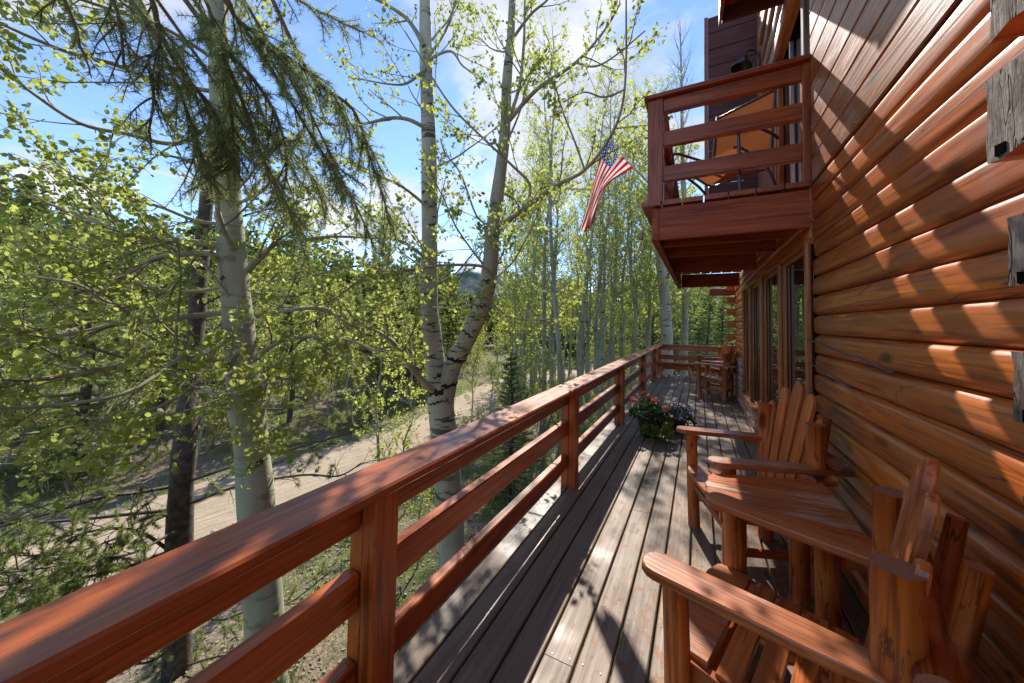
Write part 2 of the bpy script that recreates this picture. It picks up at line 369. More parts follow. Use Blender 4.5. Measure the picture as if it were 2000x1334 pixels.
# railing --------------------------------------------------------------
railing = thing('deck_railing', (-1.1, 5, 0), 'red-brown stained timber railing of wide cap and three rails along the deck edge', 'railing')
POSTS = [-1.45, 0.94, 3.30, 5.74, 8.33, 10.6]
for k, y in enumerate(POSTS):
    box('post', (-1.095, y, 0.002), (-1.028, y+.115, 0.908), M_RAIL, railing, 0.006)
    box('post_backing', (-1.172, y+.008, 0.002), (-1.098, y+.107, 0.908), M_RAIL, railing, 0.006)
box('corner_post', (-1.17, 12.19, 0.002), (-1.04, 12.32, 0.908), M_RAIL, railing, 0.006)
ys = POSTS + [12.19]
for a, b in zip(ys, ys[1:]):
    for z0, z1 in ((0.775, 0.906), (0.482, 0.622), (0.178, 0.302)):
        box('rail', (-1.165, a+.118, z0), (-1.103, b-.003, z1), M_RAIL, railing, 0.007)
for a, b in ((-1.6, 1.92), (1.924, 6.9), (6.904, 12.36)):
    box('cap_board', (-1.205, a, 0.911), (-0.998, b, 0.951), M_CAP, railing, 0.008)
box('cap_board', (-0.995, 12.165, 0.911), (0.62, 12.36, 0.951), M_CAP, railing, 0.008)
box('post', (0.50, 12.19, 0.002), (0.61, 12.30, 0.908), M_RAIL, railing, 0.006)
for z0, z1 in ((0.775, 0.906), (0.482, 0.622), (0.178, 0.302)):
    box('rail', (-1.035, 12.20, z0), (0.495, 12.262, z1), M_RAIL, railing, 0.007)

# ================================================================== LOG CABIN
XW = 0.80
cabin = thing('log_cabin', (1.2, 4, 0), 'glossy orange-brown log cabin with picture windows and upper balcony', 'cabin')
def wall_log(y0, y1, z0, z1, seed, mat=M_LOGW, bulge=0.031, parent=cabin):
    g = random.Random(seed); nr = max(3, int((y1-y0)/0.45)); hgt = z1-z0; L = y1-y0
    prof = []
    for j in range(15):
        a = -PI/2*0.93 + PI*0.93*j/14
        zz = math.sin(a)/math.sin(PI/2*0.93); prof.append((0.002 + bulge*(1-abs(zz)**6), hgt/2*zz))
    ph = [g.uniform(0, 6) for _ in range(5)]; V, F = [], []
    for i in range(nr):
        x = -L/2 + L*i/(nr-1)
        b = 1 + 0.16*math.sin(x*1.3+ph[0]) + 0.05*math.sin(x*3.7+ph[1]); sh = 0.006*math.sin(x*1.1+ph[2]) + .003*math.sin(x*4.3+ph[3])
        for (d, z) in prof:
            k = abs(z)/(hgt/2); V.append((x, d*b*(1+0.03*math.sin(x*6+z*40+ph[4])), z*0.985 + sh*(1-k**3)*1.5))
    n = len(prof)
    for i in range(nr-1):
        for j in range(n-1): F.append((i*n+j, (i+1)*n+j, (i+1)*n+j+1, i*n+j+1))
    F.append(tuple(range(n))); F.append(tuple(range((nr-1)*n+n-1, (nr-1)*n-1, -1)))
    F = [tuple(reversed(f)) for f in F]
    me = mesh('wall_log', V, F, mat); me.polygons.foreach_set('use_smooth', [len(f) == 4 for f in F])
    M = Matrix(((0, -1, 0, XW+0.006), (1, 0, 0, (y0+y1)/2), (0, 0, 1, (z0+z1)/2), (0, 0, 0, 1)))
    return put('wall_log', me, parent, M)
ZJ = [1.645 + 0.1455*k for k in range(-11, 8)]
for k in range(18):
    wall_log(-1.8, 3.44 if ZJ[k] < 2.2 else 3.455, ZJ[k], ZJ[k+1], 300+k)
for k in range(15, 18):
    wall_log(3.475, 10.0, ZJ[k], ZJ[k+1], 340+k)
for k in range(7 if False else 6, 15):
    wall_log(8.03, 10.0, ZJ[k], ZJ[k+1], 360+k)
box('wall_core', (0.86, -1.8, -0.3), (0.98, 10.0, 2.66), M_CORE, cabin)
box('wall_core', (0.86, -1.8, 2.665), (0.98, 3.6, 5.6), M_CORE, cabin)
box('wall_core', (0.872, 3.605, 2.665), (0.98, 6.6, 6.8), M_CORE, cabin)
box('end_wall', (0.98, 10.0, -0.3), (6, 10.15, 6.0), M_DARKW, cabin)
box('foundation_wall', (0.76, -1.8, -2.6), (0.95, 10.0, -0.30), M_MORTAR, cabin)
# flat planking above the log courses
for k in range(12):
    z0 = 2.67 + 0.193*k
    board('wall_plank', (0.805, -1.8, z0+0.0945), (0.805, 3.47, z0+0.0945), 0.05, 0.186, M_PLK, cabin, bev=0.008)
# corner log ends at the near end of the wall
for k, (z0, z1) in enumerate([(2.42, 2.57), (2.135, 2.30), (1.915, 2.07)][:0] + [(2.19, 2.38), (2.10-.175, 2.105), (1.645, 1.79), (1.37, 1.51), (1.08, 1.22), (0.80, 0.93), (0.50, 0.65)]):
    g = random.Random(40+k); y0, y1 = 0.90, (1.165, 1.185, 1.145, 1.125, 1.12, 1.12, 1.12)[k]
    xf = 0.575 + g.uniform(-.008, .008); pts = []
    def edge(a, b, n, jit):
        return [(a[0]+(b[0]-a[0])*i/n + g.uniform(-jit, jit), a[1]+(b[1]-a[1])*i/n + g.uniform(-jit, jit)) for i in range(n)]
    j = 0.006 if k < 2 else 0.003
    pts = edge((y1, z0), (y1-.01, z1), 4, j*.5) + edge((y1, z1), (y0, z1), 5, j) + edge((y0, z1), (y0, z0), 3, j*.5) + edge((y0, z0), (y1, z0), 5, j*1.6)
    # near-black block on most ends paints the shade inside a bored notch
    n = len(pts); V = [(xf, p[0], p[1]) for p in pts] + [(0.84, p[0], p[1]) for p in pts]
    F = [tuple(range(n-1, -1, -1)), tuple(range(n, 2*n))] + [(i, (i+1) % n, n+(i+1) % n, n+i) for i in range(n)]
    me = mesh('corner_log', V, F, [M_ENDG, M_LOGW], False, [0, 1] + [1]*n)
    cl = put('corner_log', me, cabin)
    if k in (1, 2, 3, 4):
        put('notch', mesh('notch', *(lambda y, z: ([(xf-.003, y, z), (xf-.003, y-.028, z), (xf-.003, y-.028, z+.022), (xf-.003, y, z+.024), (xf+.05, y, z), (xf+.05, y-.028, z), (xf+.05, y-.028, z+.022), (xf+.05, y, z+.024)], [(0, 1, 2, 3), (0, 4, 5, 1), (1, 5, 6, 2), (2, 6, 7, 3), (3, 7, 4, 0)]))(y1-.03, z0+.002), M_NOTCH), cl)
# crossing log ends at the far corner
for k in range(6):
    z0 = 0.94 + 0.291*k
    box('corner_log', (0.605, 10.0, z0), (0.84, 10.16, z0+0.15), M_LOGW, cabin, 0.012)
box('corner_log', (0.25, 10.03, 2.30), (0.84, 10.17, 2.46), M_BEAM, cabin, 0.012)

# picture windows under the balcony
MULL = [3.52, 4.555, 5.77, 6.95, 7.93]
for k, y in enumerate(MULL):
    box('window_mullion', (0.735, y-.03 if k else 3.455, 0.345), (0.765, y+.055 if k else 3.53, 2.20), M_TRIM, cabin, 0.006)
    if k: box('mullion_core', (0.768, y-.022, 0.345), (0.792, y+.047, 2.20), M_TRIM, cabin, 0.003)
box('window_head', (0.74, 3.535, 2.203), (0.83, 8.0, 2.236), M_TRIM, cabin)
box('window_sill', (0.70, 3.535, 0.305), (0.845, 8.0, 0.342), M_TRIM, cabin)
for k in range(4):
    a, b = MULL[k] + .058, MULL[k+1] - .033
    wnd = box('window_frame', (0.780, a, 0.345), (0.798, a+.03, 2.2), M_TRIM, cabin)
    box('frame_side', (0.780, b-.03, 0.345), (0.798, b, 2.2), M_TRIM, wnd)
    box('frame_head', (0.780, a+.033, 2.16), (0.798, b-.033, 2.2), M_TRIM, wnd)
    box('frame_sill', (0.780, a+.033, 0.345), (0.798, b-.033, 0.385), M_TRIM, wnd)
    box('window_pane', (0.800, a-.02, 0.35), (0.808, b+.02, 2.2), M_GLASS, wnd, 0.0005)
# wall trim beside the first window
box('corner_trim', (0.70, 3.446, 0.0), (0.742, 3.452+.03, 2.235), M_TRIM, cabin, 0.006) if False else None
# fieldstone under the windows and on the far pier
def stone(y, z, ry, rz, g, par):
    n = 9; V, F = [], []
    ring = [(1+g.uniform(-.16, .16)) for _ in range(n)]
    for lay, (k, x) in enumerate(((1.0, 0.0), (0.96, -0.025), (0.72, -0.048))):
        V += [(x + g.uniform(-.004, .004), y + ry*k*ring[i]*math.cos(2*PI*i/n), z + rz*k*ring[i]*math.sin(2*PI*i/n)) for i in range(n)]
    for l in range(2): F += [(l*n+i, l*n+(i+1) % n, (l+1)*n+(i+1) % n, (l+1)*n+i) for i in range(n)]
    F.append(tuple(range(2*n, 3*n)))
    V = [(v[0]+0.765, v[1], v[2]) for v in V]
    return put('stone', mesh('stone', V, F, M_STONE), par)
box('mortar_base', (0.768, 3.535, -0.05), (0.84, 8.0, 0.30), M_MORTAR, cabin)
box('mortar_base', (0.768, 8.004, -0.05), (0.84, 10.0, 0.90), M_MORTAR, cabin)
g = random.Random(9)
for row, z in ((0, 0.07), (1, 0.215)):
    y = 3.62 + 0.1*row
    while y < 7.95:
        ry = g.uniform(.07, .14); stone(y+ry, z + g.uniform(-.012, .012), ry*.96, .076, g, cabin); y += 2*ry + .004
for row in range(6):
    y = 8.06 + 0.07*(row % 2)
    while y < 9.9:
        ry = g.uniform(.07, .13); stone(y+ry, 0.07 + .15*row + g.uniform(-.012, .012), ry*.96, .078, g, cabin); y += 2*ry + .004

# ---- balcony
BX0, BX1, BY0, BY1, BZ = -0.32, 0.77, 3.50, 8.45, 2.70
balc = board('balcony', (-0.318, 3.52, 2.482), (0.795, 3.52, 2.482), 0.04, 0.302, M_BEAM, cabin, bev=0.006)
box('outer_beam', (-0.375, 3.505, 2.335), (-0.323, BY1, 2.628), M_BEAM, balc, 0.006)
box('drip_strip', (-0.392, 3.51, 2.335), (-0.377, BY1, 2.47), M_TRIM, balc, 0.003)
for y in (3.98, 4.62, 6.05, 8.40): box('joist', (-0.318, y, 2.36), (0.735, y+.045, 2.63), M_BEAM, balc, 0.005)
k = 0; x = -0.47
while x < 0.74:
    w = 0.168 + 0.012*math.sin(k*5.1); box('floor_board', (x, 3.455 + .012*math.sin(k*7), 2.642), (min(x+w, .795), BY1, 2.684 + .002*math.sin(k*3)), M_BALC, balc, 0.006); x += w + 0.012; k += 1
box('balcony_post', (-0.42, 3.492, 2.69), (-0.285, 3.60, 3.655), M_BALC, balc, 0.006)
box('balcony_post', (0.735, 3.505, 2.69), (0.795, 3.575, 3.655), M_BALC, balc, 0.006)
for z0, z1 in ((3.525, 3.655), (3.205, 3.345), (2.875, 3.018)):
    box('balcony_rail', (-0.282, 3.51, z0), (0.732, 3.565, z1), M_BALC, balc, 0.006)
    box('balcony_rail', (-0.405, 3.604, z0), (-0.35, BY1-.12, z1), M_BALC, balc, 0.006)
box('balcony_cap', (-0.447, 3.46, 3.658), (0.80, 3.64, 3.698), M_BALC, balc, 0.006)
box('balcony_cap', (-0.447, 3.643, 3.658), (-0.27, BY1, 3.698), M_BALC, balc, 0.006)
for y in (5.0, 6.7, 8.33): box('balcony_post', (-0.345, y, 2.69), (-0.275, y+.09, 3.655), M_BALC, balc, 0.006)
# ---- upper wall beside the balcony, dormer cheek and eave
box('corner_trim', (0.765, 3.585, 3.70), (0.825, 3.665, 6.2), M_GREYW, cabin, 0.006)
for y0, y1, m_ in ((4.86, 4.93, M_TRIM), (4.96, 5.03, M_DARKW), (5.06, 5.13, M_GREYW), (5.16, 5.22, M_TRIM), (5.27, 5.34, M_GREYW)):
    box('door_trim', (0.775, y0, 2.69), (0.835, y1, 4.38), m_, cabin, 0.006)
up = box('window_frame', (0.79, 3.68, 2.70), (0.84, 3.76, 4.36), M_GREYW, cabin, 0.004)
box('frame_side', (0.79, 4.78, 2.70), (0.84, 4.85, 4.36), M_TRIM, up, 0.004)
box('frame_mullion', (0.80, 4.26, 2.70), (0.835, 4.29, 4.36), M_STEEL, up, 0.004)
box('window_pane', (0.845, 3.765, 2.70), (0.855, 4.775, 4.36), M_GLASS, up, 0.0005)
box('door_pane', (0.845, 5.225, 2.72), (0.855, 5.265, 4.36), M_GLASS, up, 0.0005)
for k in range(5): wall_log(3.67, 5.35, 4.385 + .24*k, 4.62 + .24*k, 500+k, M_PLK, 0.11)
for k in range(7): box('siding_slab', (0.79, 5.36 + .137*k, 2.69), (0.845 + .01*(k % 2) - .012*(k % 3), 5.488 + .137*k, 6.4), M_PLK, cabin, 0.012)
for k in range(14): box('cheek_board', (0.145, 6.33 + .004*(k % 2), 2.69 + .272*k), (0.80, 6.36 + .004*(k % 2), 2.955 + .272*k), M_DARKW, cabin, 0.006)
box('cheek_edge', (0.105, 6.318, 2.69), (0.143, 6.42, 6.5), M_RAIL, cabin, 0.004)
box('cheek_flashing', (0.092, 6.312, 2.69), (0.103, 6.42, 6.5), M_BLACK, cabin, 0.002)
roof = box('roof', (0.20, -1.8, 4.76), (1.4, 3.985, 4.90), M_DARKW, cabin)
box('eave_fascia', (0.215, 3.988, 4.585), (1.4, 4.03, 5.0), M_DARKW, roof, 0.004)
box('eave_soffit', (0.225, -1.8, 4.72), (1.4, 3.98, 4.757), M_RAIL, roof, 0.004)
box('eave_board', (0.203, -1.8, 4.585), (0.223, 3.98, 4.717), M_RAIL, roof, 0.004)
box('drip_edge', (0.188, -1.8, 4.58), (0.2, 4.035, 5.0), M_STEEL, roof, 0.002)
box('ridge_wall', (1.4, -1.8, 2.7), (6.0, 10.0, 6.0), M_CORE, cabin)

# ================================================================== DECK FURNITURE
def rounded_board(L, w0, w1, rtip, n=7, tail=0.03):
    """outline in local XY: tip (front) at x=0, widest w0 near the front, w1 at the back end x=L"""
    pts = []
    for i in range(n+1):
        a = PI/2 + PI*i/n; pts.append((rtip + rtip*math.cos(a)*1.0, w0/2*math.sin(a)))
    pts += [(L*.55, -w0/2*.98), (L-tail, -w1/2), (L, -w1/2+tail*.6), (L, w1/2-tail*.6), (L-tail, w1/2), (L*.55, w0/2*.98)]
    return pts
def make_chair():
    t = thing('log_armchair', (0, 0, 0), 'x', 'armchair', 'pairs of log armchairs on the deck')
    AZ = 0.735
    for s in (-1, 1):
        y = 0.335*s
        log('front_leg', (0.13, y, 0.0), (0.11, y, AZ-.022), .043, .040, (M_CHLOG, M_END), t, 12, 5, .03, 3+s)
        log('rear_post', (0.60, y*.84, 0.0), (0.61, y*.84, 0.98), .050, .048, (M_CHLOG, M_END), t, 14, 6, .035, 8+s)
        M = Matrix.Translation((0, y, AZ-.018+.016)) @ Matrix.Rotation(-0.06*s, 4, 'Z') @ Matrix.Rotation(0.02, 4, 'Y')
        prism('arm', rounded_board(0.80, 0.118, 0.075, 0.050), 0.031, M_ARM, t, M, .006)
        log('arm_support', (0.66, y*1.02, AZ-.055), (0.52, y*1.16, AZ-.05), .03, .03, (M_CHLOG, M_END), t, 8, 2, .03, 2)
        log('side_stretcher', (0.13, y*.98, 0.22), (0.60, y*.84, 0.20), .024, .024, (M_CHLOG, M_END), t, 8, 4, .05, 5+s)
        board('seat_rail', (0.10, y*.86, 0.425), (0.62, y*.80, 0.36), 0.038, 0.085, M_CHAIR, t)
    log('front_stretcher', (0.135, -.335, 0.30), (0.135, .335, 0.30), .026, .024, (M_CHLOG, M_END), t, 8, 4, .05, 11)
    log('rear_stretcher', (0.60, -.31, 0.17), (0.60, .31, 0.17), .026, .024, (M_CHLOG, M_END), t, 8, 4, .05, 12)
    # wide rounded front board of the seat and slats behind it
    M = Matrix.Translation((0.065, 0, 0.463)) @ Matrix.Rotation(0.02, 4, 'Y')
    prism('seat_board', [(0.0, -.27), (-.018, -.2), (-.028, 0), (-.018, .2), (0.0, .27), (0.012, .285), (.125, .285), (.125, -.285), (0.012, -.285)], 0.032, M_ARM, t, M, .006)
    for k in range(5):
        x = 0.245 + 0.082*k; z = 0.461 - 0.012*(k+1)
        board('seat_slat', (x, -.285, z), (x, .285, z), 0.066, 0.028, M_ARM if k < 2 else M_CHAIR, t, (0.12, 0, 1))
    # fan back
    for k in range(5):
        q = k - 2; top = (0.80, 0.735, 0.60)[abs(q)]; w = (0.090, 0.086, 0.080)[abs(q)]; hw = w/2
        out = [(-.0, -hw), (-.0, hw), (top*.9, hw*1.06)] + [(top*.9 + .085*math.sin(a), hw*1.06*math.cos(a)) for a in (.5, 1.0, 1.57, 2.14, 2.64)] + [(top*.9, -hw*1.06)]
        lean = Vector((0.19, 0.07*q, 1)).normalized()
        org = Vector((0.54, 0.090*q, 0.40))
        yv = Vector((0, 1, 0)); yv = (yv - lean*yv.dot(lean)).normalized(); zv = lean.cross(yv)
        Mx = Matrix(((lean.x, yv.x, zv.x, org.x), (lean.y, yv.y, zv.y, org.y), (lean.z, yv.z, zv.z, org.z), (0, 0, 0, 1)))
        prism('back_slat', out, 0.026, M_CHAIR, t, Mx, .005)
    log('back_crosspiece', (0.668, -.36, 0.78), (0.668, .36, 0.78), .038, .036, (M_CHLOG, M_END), t, 12, 5, .04, 21)
    for s in (-1, 1):
        log('back_prop', (0.675, .16*s, 0.55), (0.745, .16*s, 0.99), .029, .024, (M_CHLOG, M_END), t, 8, 4, .05, 30+s)
    return t
chair = make_chair()
CH = [((-0.052, 2.81, 0), 18, 'log armchair with tall fan back behind the near wedge table'),
      ((-0.07, 1.67, 0), -18, 'closest log armchair with worn flaking arm and heavy round posts'),
      ((-0.02, 9.10, 0), -14, 'small distant log armchair with slatted seat facing the railing, nearer one of the far pair'),
      ((0.02, 10.75, 0), 18, 'farthest log armchair beside the corner of the wall, its fan back above the far railing')]
src = chair
for i, (loc, deg, lab) in enumerate(CH):
    o = src if i == 0 else copy_tree(src)
    o.location = loc; o.rotation_euler = (0, 0, math.radians(deg)); o['label'] = lab
def wedge_table(loc, rz, lab):
    t = thing('wedge_table', (0, 0, 0), lab, 'table', 'wedge tables between paired chairs')
    z = 0.672
    strips = [(-.40, -.20), (-.198, 0.0), (0.002, .20), (.202, .40)]
    for k, (a, b) in enumerate(strips):
        fa, fb = a*.50, b*.50
        fx = lambda q: -0.03*math.cos(q*3.2/0.5*.5)  # curved front edge
        out = [(0.02 + .05*abs(fa*4)**2, fa), (0.60, a*.98), (0.60, b*.98 - .001), (0.02 + .05*abs(fb*4)**2, fb-.001)]
        out = [out[0], ((out[0][0]+out[3][0])/2 - .012, (fa+fb)/2), out[3], out[2], out[1]]
        prism('table_board', list(reversed(out)), 0.036, M_ARM if k in (1, 2) else M_CHAIR, t, Matrix.Translation((0, 0, z)), .004)
    prism('table_apron', [(.07, -.16), (.07, .16), (.10, .16), (.10, -.16)][::-1], .07, M_CHAIR, t, Matrix.Translation((0, 0, z-.055)), .004)
    prism('table_apron', [(.50, -.30), (.50, .30), (.53, .30), (.53, -.30)][::-1], .07, M_CHAIR, t, Matrix.Translation((0, 0, z-.055)), .004)
    for x, y, s in ((.14, -.10, 1), (.14, .10, 2), (.46, -.22, 3), (.46, .22, 4)):
        log('leg', (x, y, 0), (x, y, z-.019), .046, .044, (M_CHLOG, M_END), t, 12, 5, .04, 50+s)
    t.location = loc; t.rotation_euler = (0, 0, rz); return t
wt = wedge_table((0.02, 2.225, 0), 0.02, 'wedge-shaped plank table on thick log legs between the two near armchairs')
w2 = copy_tree(wt); w2.location = (0.05, 9.93, 0); w2['label'] = 'small distant wedge-shaped table between the far pair of armchairs'
# half-log bench by the far railing
bn = thing('log_bench', (-0.6, 11.45, 0), 'half-log bench on four splayed pole legs against the far railing', 'bench')
def halflog(a, b, r, par):
    M, L = axes(a, b); V, F = [], []; n = 9
    prof = [(-r, .0)] + [(-r*math.cos(PI*i/8), -r*.72*math.sin(PI*i/8)) for i in range(1, 8)] + [(r, .0)]
    for x in (-L/2, 0, L/2): V += [(x, p[0]*(1+.03*math.sin(x*9)), p[1]) for p in prof]
    for l in range(2): F += [(l*n+i, l*n+(i+1) % n, (l+1)*n+(i+1) % n, (l+1)*n+i) for i in range(n)]
    F += [tuple(range(n-1, -1, -1)), tuple(range(2*n, 3*n))]
    return put('seat', mesh('seat', V, F, M_CHAIR), par, M)
halflog((-1.10, 11.45, .46), (-0.10, 11.52, .46), .16, bn)
for x, sx in ((-0.93, -.10), (-0.27, .13)):
    for s in (-1, 1): log('leg', (x+sx, 11.48+.36*s*1.0-(0.1), 0), (x, 11.48+.06*s, .40), .034, .038, (M_CHLOG, M_END), bn, 9, 3, .05, 61)

# ---- patio chair on the balcony
def slingmat():
    m, t = mat_new('sling_fabric')
    tc = t.n('ShaderNodeTexCoord').outputs['Object']
    n = t.noise(t.scale(tc, (1, 1, 260)), 3.0, 2); n2 = t.noise(tc, 5, 3)
    col = t.mix(t.ramp(n2, .35, .65), (0.36, 0.125, 0.045), (0.28, 0.09, 0.032)); col = t.mix(t.m('MULTIPLY', n, .3), col, (0.16, 0.055, 0.022))
    a = t.n('ShaderNodeBsdfDiffuse', {'Color': col}); b = t.n('ShaderNodeBsdfTranslucent', {'Color': (0.36, 0.12, 0.042, 1)})
    finish(t, t.n('ShaderNodeMixShader', {0: 0.35, 1: a.outputs[0], 2: b.outputs[0]}).outputs[0]); return m
M_SLING = slingmat()
def tube_arrays(pts, radii, k=8, closed=False):
    pts = np.array([tuple(p) for p in pts], float); radii = np.broadcast_to(np.asarray(radii, float), (len(pts),))
    tg = np.gradient(pts, axis=0); tg /= np.linalg.norm(tg, axis=1)[:, None] + 1e-9
    ref = np.array((0.31, 0.17, 0.94)) if abs(tg[0][2]) < .9 else np.array((1., .1, 0))
    u = np.cross(tg, ref); u /= np.linalg.norm(u, axis=1)[:, None] + 1e-9; v = np.cross(tg, u)
    a = np.arange(k)*2*PI/k
    V = pts[:, None, :] + radii[:, None, None]*(np.cos(a)[None, :, None]*u[:, None, :] + np.sin(a)[None, :, None]*v[:, None, :])
    n = len(pts); i = np.arange(n-1)[:, None]*k; j = np.arange(k)[None, :]; j2 = (j+1) % k
    F = np.stack([i+j, i+k+j, i+k+j2, i+j2], -1).reshape(-1, 4)
    return V.reshape(-1, 3), F
def smooth_path(pts, sub=4):
    p = [Vector(q) for q in pts]; out = []
    for i in range(len(p)-1):
        a, b, c, d_ = p[max(i-1, 0)], p[i], p[i+1], p[min(i+2, len(p)-1)]
        for s in range(sub):
            f = s/sub; out.append(0.5*((2*b) + (c-a)*f + (2*a-5*b+4*c-d_)*f*f + (3*b-a-3*c+d_)*f**3))
    out.append(p[-1]); return out
def tube(name, pts, r, mat, parent=None, k=8, sub=4, local=False):
    q = smooth_path(pts, sub) if sub else pts
    V, F = tube_arrays(q, r, k); V = list(map(tuple, V)); F = [tuple(f) for f in F]
    F += [tuple(range(k)), tuple(range(len(V)-1, len(V)-k-1, -1))]
    me = mesh(name, V, F, mat, True); return put(name, me, parent)
def cam_chair():
    t = thing('sling_chair', (0, 0, 0), 'tan sling patio chair with bronze frame standing on the upper balcony', 'chair')
    # local: x forward, y sideways, z up
    W2 = .29; prof = [(0.32, .42), (0.24, .44), (0.0, .42), (-.20, .385), (-.255, .44), (-.29, .58), (-.33, .86), (-.38, 1.20)]
    q = smooth_path([(p[0], 0, p[1]) for p in prof], 3); V, F = [], []
    seat_i = 0; m = 5
    for p in q:
        for j in range(m): f = j/(m-1)*2-1; V.append((p.x, f*(W2-.012), p.z - .012*(1-f*f)))
    for i in range(len(q)-1):
        for j in range(m-1): F.append((i*m+j, i*m+j+1, (i+1)*m+j+1, (i+1)*m+j))
    put('sling', mesh('sling', V, F, M_SLING, True), t)
    for s in (-1, 1):
        tube('side_frame', [(p[0], W2*s, p[1]) for p in prof], .013, M_BRONZE, t, 8, 3)
        tube('arm', [(-.335, (W2+.03)*s, .66), (-.25, (W2+.045)*s, .665), (0.05, (W2+.05)*s, .655), (.25, (W2+.05)*s, .64), (.325, (W2+.04)*s, .56), (.30, (W2+.03)*s, .30), (.29, (W2+.03)*s, 0.0)], .0145, M_BRONZE, t, 8, 4)
        tube('rear_leg', [(.10, (W2+.02)*s, .40), (-.20, (W2+.03)*s, .30), (-.40, (W2+.03)*s, .0)], .0135, M_BRONZE, t, 8, 3)
    tube('top_bar', [(-.372, -W2, 1.17), (-.372, W2, 1.17)], .012, M_BRONZE, t, 8, 0)
    tube('cross_bar', [(-.22, -W2, .355), (-.22, W2, .355)], .011, M_BRONZE, t, 8, 0)
    tube('cross_bar', [(.20, -W2, .40), (.20, W2, .40)], .011, M_BRONZE, t, 8, 0)
    return t
pc = cam_chair(); pc.location = (0.22, 4.02, 2.69); pc.rotation_euler = (0, 0, math.radians(236))

# ---- barn lamp
lp = thing('barn_lamp', (0.7, 6.0, 5.3), 'black barn-style wall lamp above the balcony railing', 'lamp')
box('backplate', (0.775, 5.93, 5.26), (0.80, 6.05, 5.46), M_BLACK, lp)
tube('gooseneck', [(0.785, 5.99, 5.38), (0.72, 5.97, 5.50), (0.62, 5.93, 5.49), (0.575, 5.91, 5.40)], .012, M_BLACK, lp)
def lathe(name, prof, mat, loc, parent=None, n=20, axis=None):
    V = [(r*math.cos(2*PI*i/n), r*math.sin(2*PI*i/n), z) for r, z in prof for i in range(n)]
    F = [(k*n+i, k*n+(i+1) % n, (k+1)*n+(i+1) % n, (k+1)*n+i) for k in range(len(prof)-1) for i in range(n)]
    M = Matrix.Translation(loc) @ (axis or Matrix())
    return put(name, mesh(name, V, F, mat, True), parent, M)
lathe('shade', [(0.0, .12), (.035, .12), (.04, .07), (.08, .045), (.125, -.02), (.135, -.06), (.13, -.055), (.08, .03), (.0, .06)], M_BLACK, (0.565, 5.90, 5.30), lp, axis=Matrix.Rotation(.25, 4, 'Y'))
# ---- string light bulbs under the balcony edge
def glassbulb():
    m, t = mat_new('bulb_glass')
    b = t.n('ShaderNodeBsdfPrincipled', {'Base Color': (1, .93, .8, 1), 'Roughness': 0.02, 'Transmission Weight': 1.0, 'IOR': 1.08})
    finish(t, b.outputs[0]); return m
M_BULB = glassbulb(); M_FIL = plain('filament', (0.75, 0.45, 0.12), 0.4); M_SOCK = plain('socket', (0.30, 0.25, 0.20), 0.6)
for loc, lab in (((-0.462, 3.42, 2.37), 'clear string-light bulb in tan socket hanging at the near balcony corner'), ((-0.46, 6.45, 2.37), 'small string-light bulb hanging farther along the balcony edge')):
    b = thing('string_bulb', loc, lab, 'light bulb', 'string lights under the balcony'); x, y, z = loc
    lathe('socket', [(0, .075), (.014, .07), (.019, .05), (.019, 0), (.015, -.002), (0, -.002)], M_SOCK, (x, y, z-.04), b, 12)
    lathe('bulb', [(.013, 0), (.016, -.02), (.028, -.05), (.030, -.07), (.022, -.092), (.008, -.105), (0, -.106)], M_BULB, (x, y, z-.042), b, 14)
    tube('filament', [(x-.005, y, z-.06), (x-.012, y, z-.12), (x, y+.006, z-.075), (x+.012, y, z-.12), (x+.005, y, z-.06)], .0016, M_FIL, b, 5, 3)
    tube('hook_wire', [(x, y, z+.033), (x+.01, y+.005, z+.05), (x+.05, y+.03, z+.052), (x+.075, y+.08, z+.045)], .005, M_SOCK, b, 6, 3)
cabl = tube('light_string_cable', [(-0.385, 3.5, 2.415)] + [(-0.395 - .012*math.sin(i*2.1), 3.5+.35*i, 2.415-.015*(i % 2)) for i in range(1, 14)], .0045, M_SOCK, None, 6, 3)
tag(cabl, 'thin tan cable of the string lights stapled along the balcony beam', 'cable')
# cables on the log wall
for pts, lab in (([(0.738, 3.44, 1.462), (0.733, 3.2, 1.448), (0.731, 2.75, 1.412), (0.731, 2.45, 1.400), (0.733, 2.28, 1.378), (0.752, 2.15, 1.362)], 'dark extension cable strung along the log wall, upper of two'),
                 ([(0.738, 3.44, 1.285), (0.735, 3.2, 1.276), (0.733, 2.95, 1.250), (0.735, 2.78, 1.236), (0.752, 2.66, 1.220)], 'dark extension cable on the log wall, lower shorter one')):
    tag(tube('wall_cable', pts, .0055, M_WIRE, None, 6, 4), lab, 'cable', 'cables on the log wall')
st = thing('dry_straw', (0.72, 1.35, 2.05), 'wisps of dry straw stuck between logs beside the top log ends', 'straw')
M_STRAW = plain('straw', (0.45, 0.33, 0.17), 0.8)
for k in range(7):
    g = random.Random(k); a = Vector((0.742, 1.22 + .02*k, 2.23)); b = a + Vector((-.03+g.uniform(-.01, .02), g.uniform(-.02, .10), -g.uniform(.08, .17)))
    tube('straw_stalk', [a, (a+b)/2 + Vector((-.015, g.uniform(-.02, .02), .01)), b], .0014, M_STRAW, st, 4, 3)

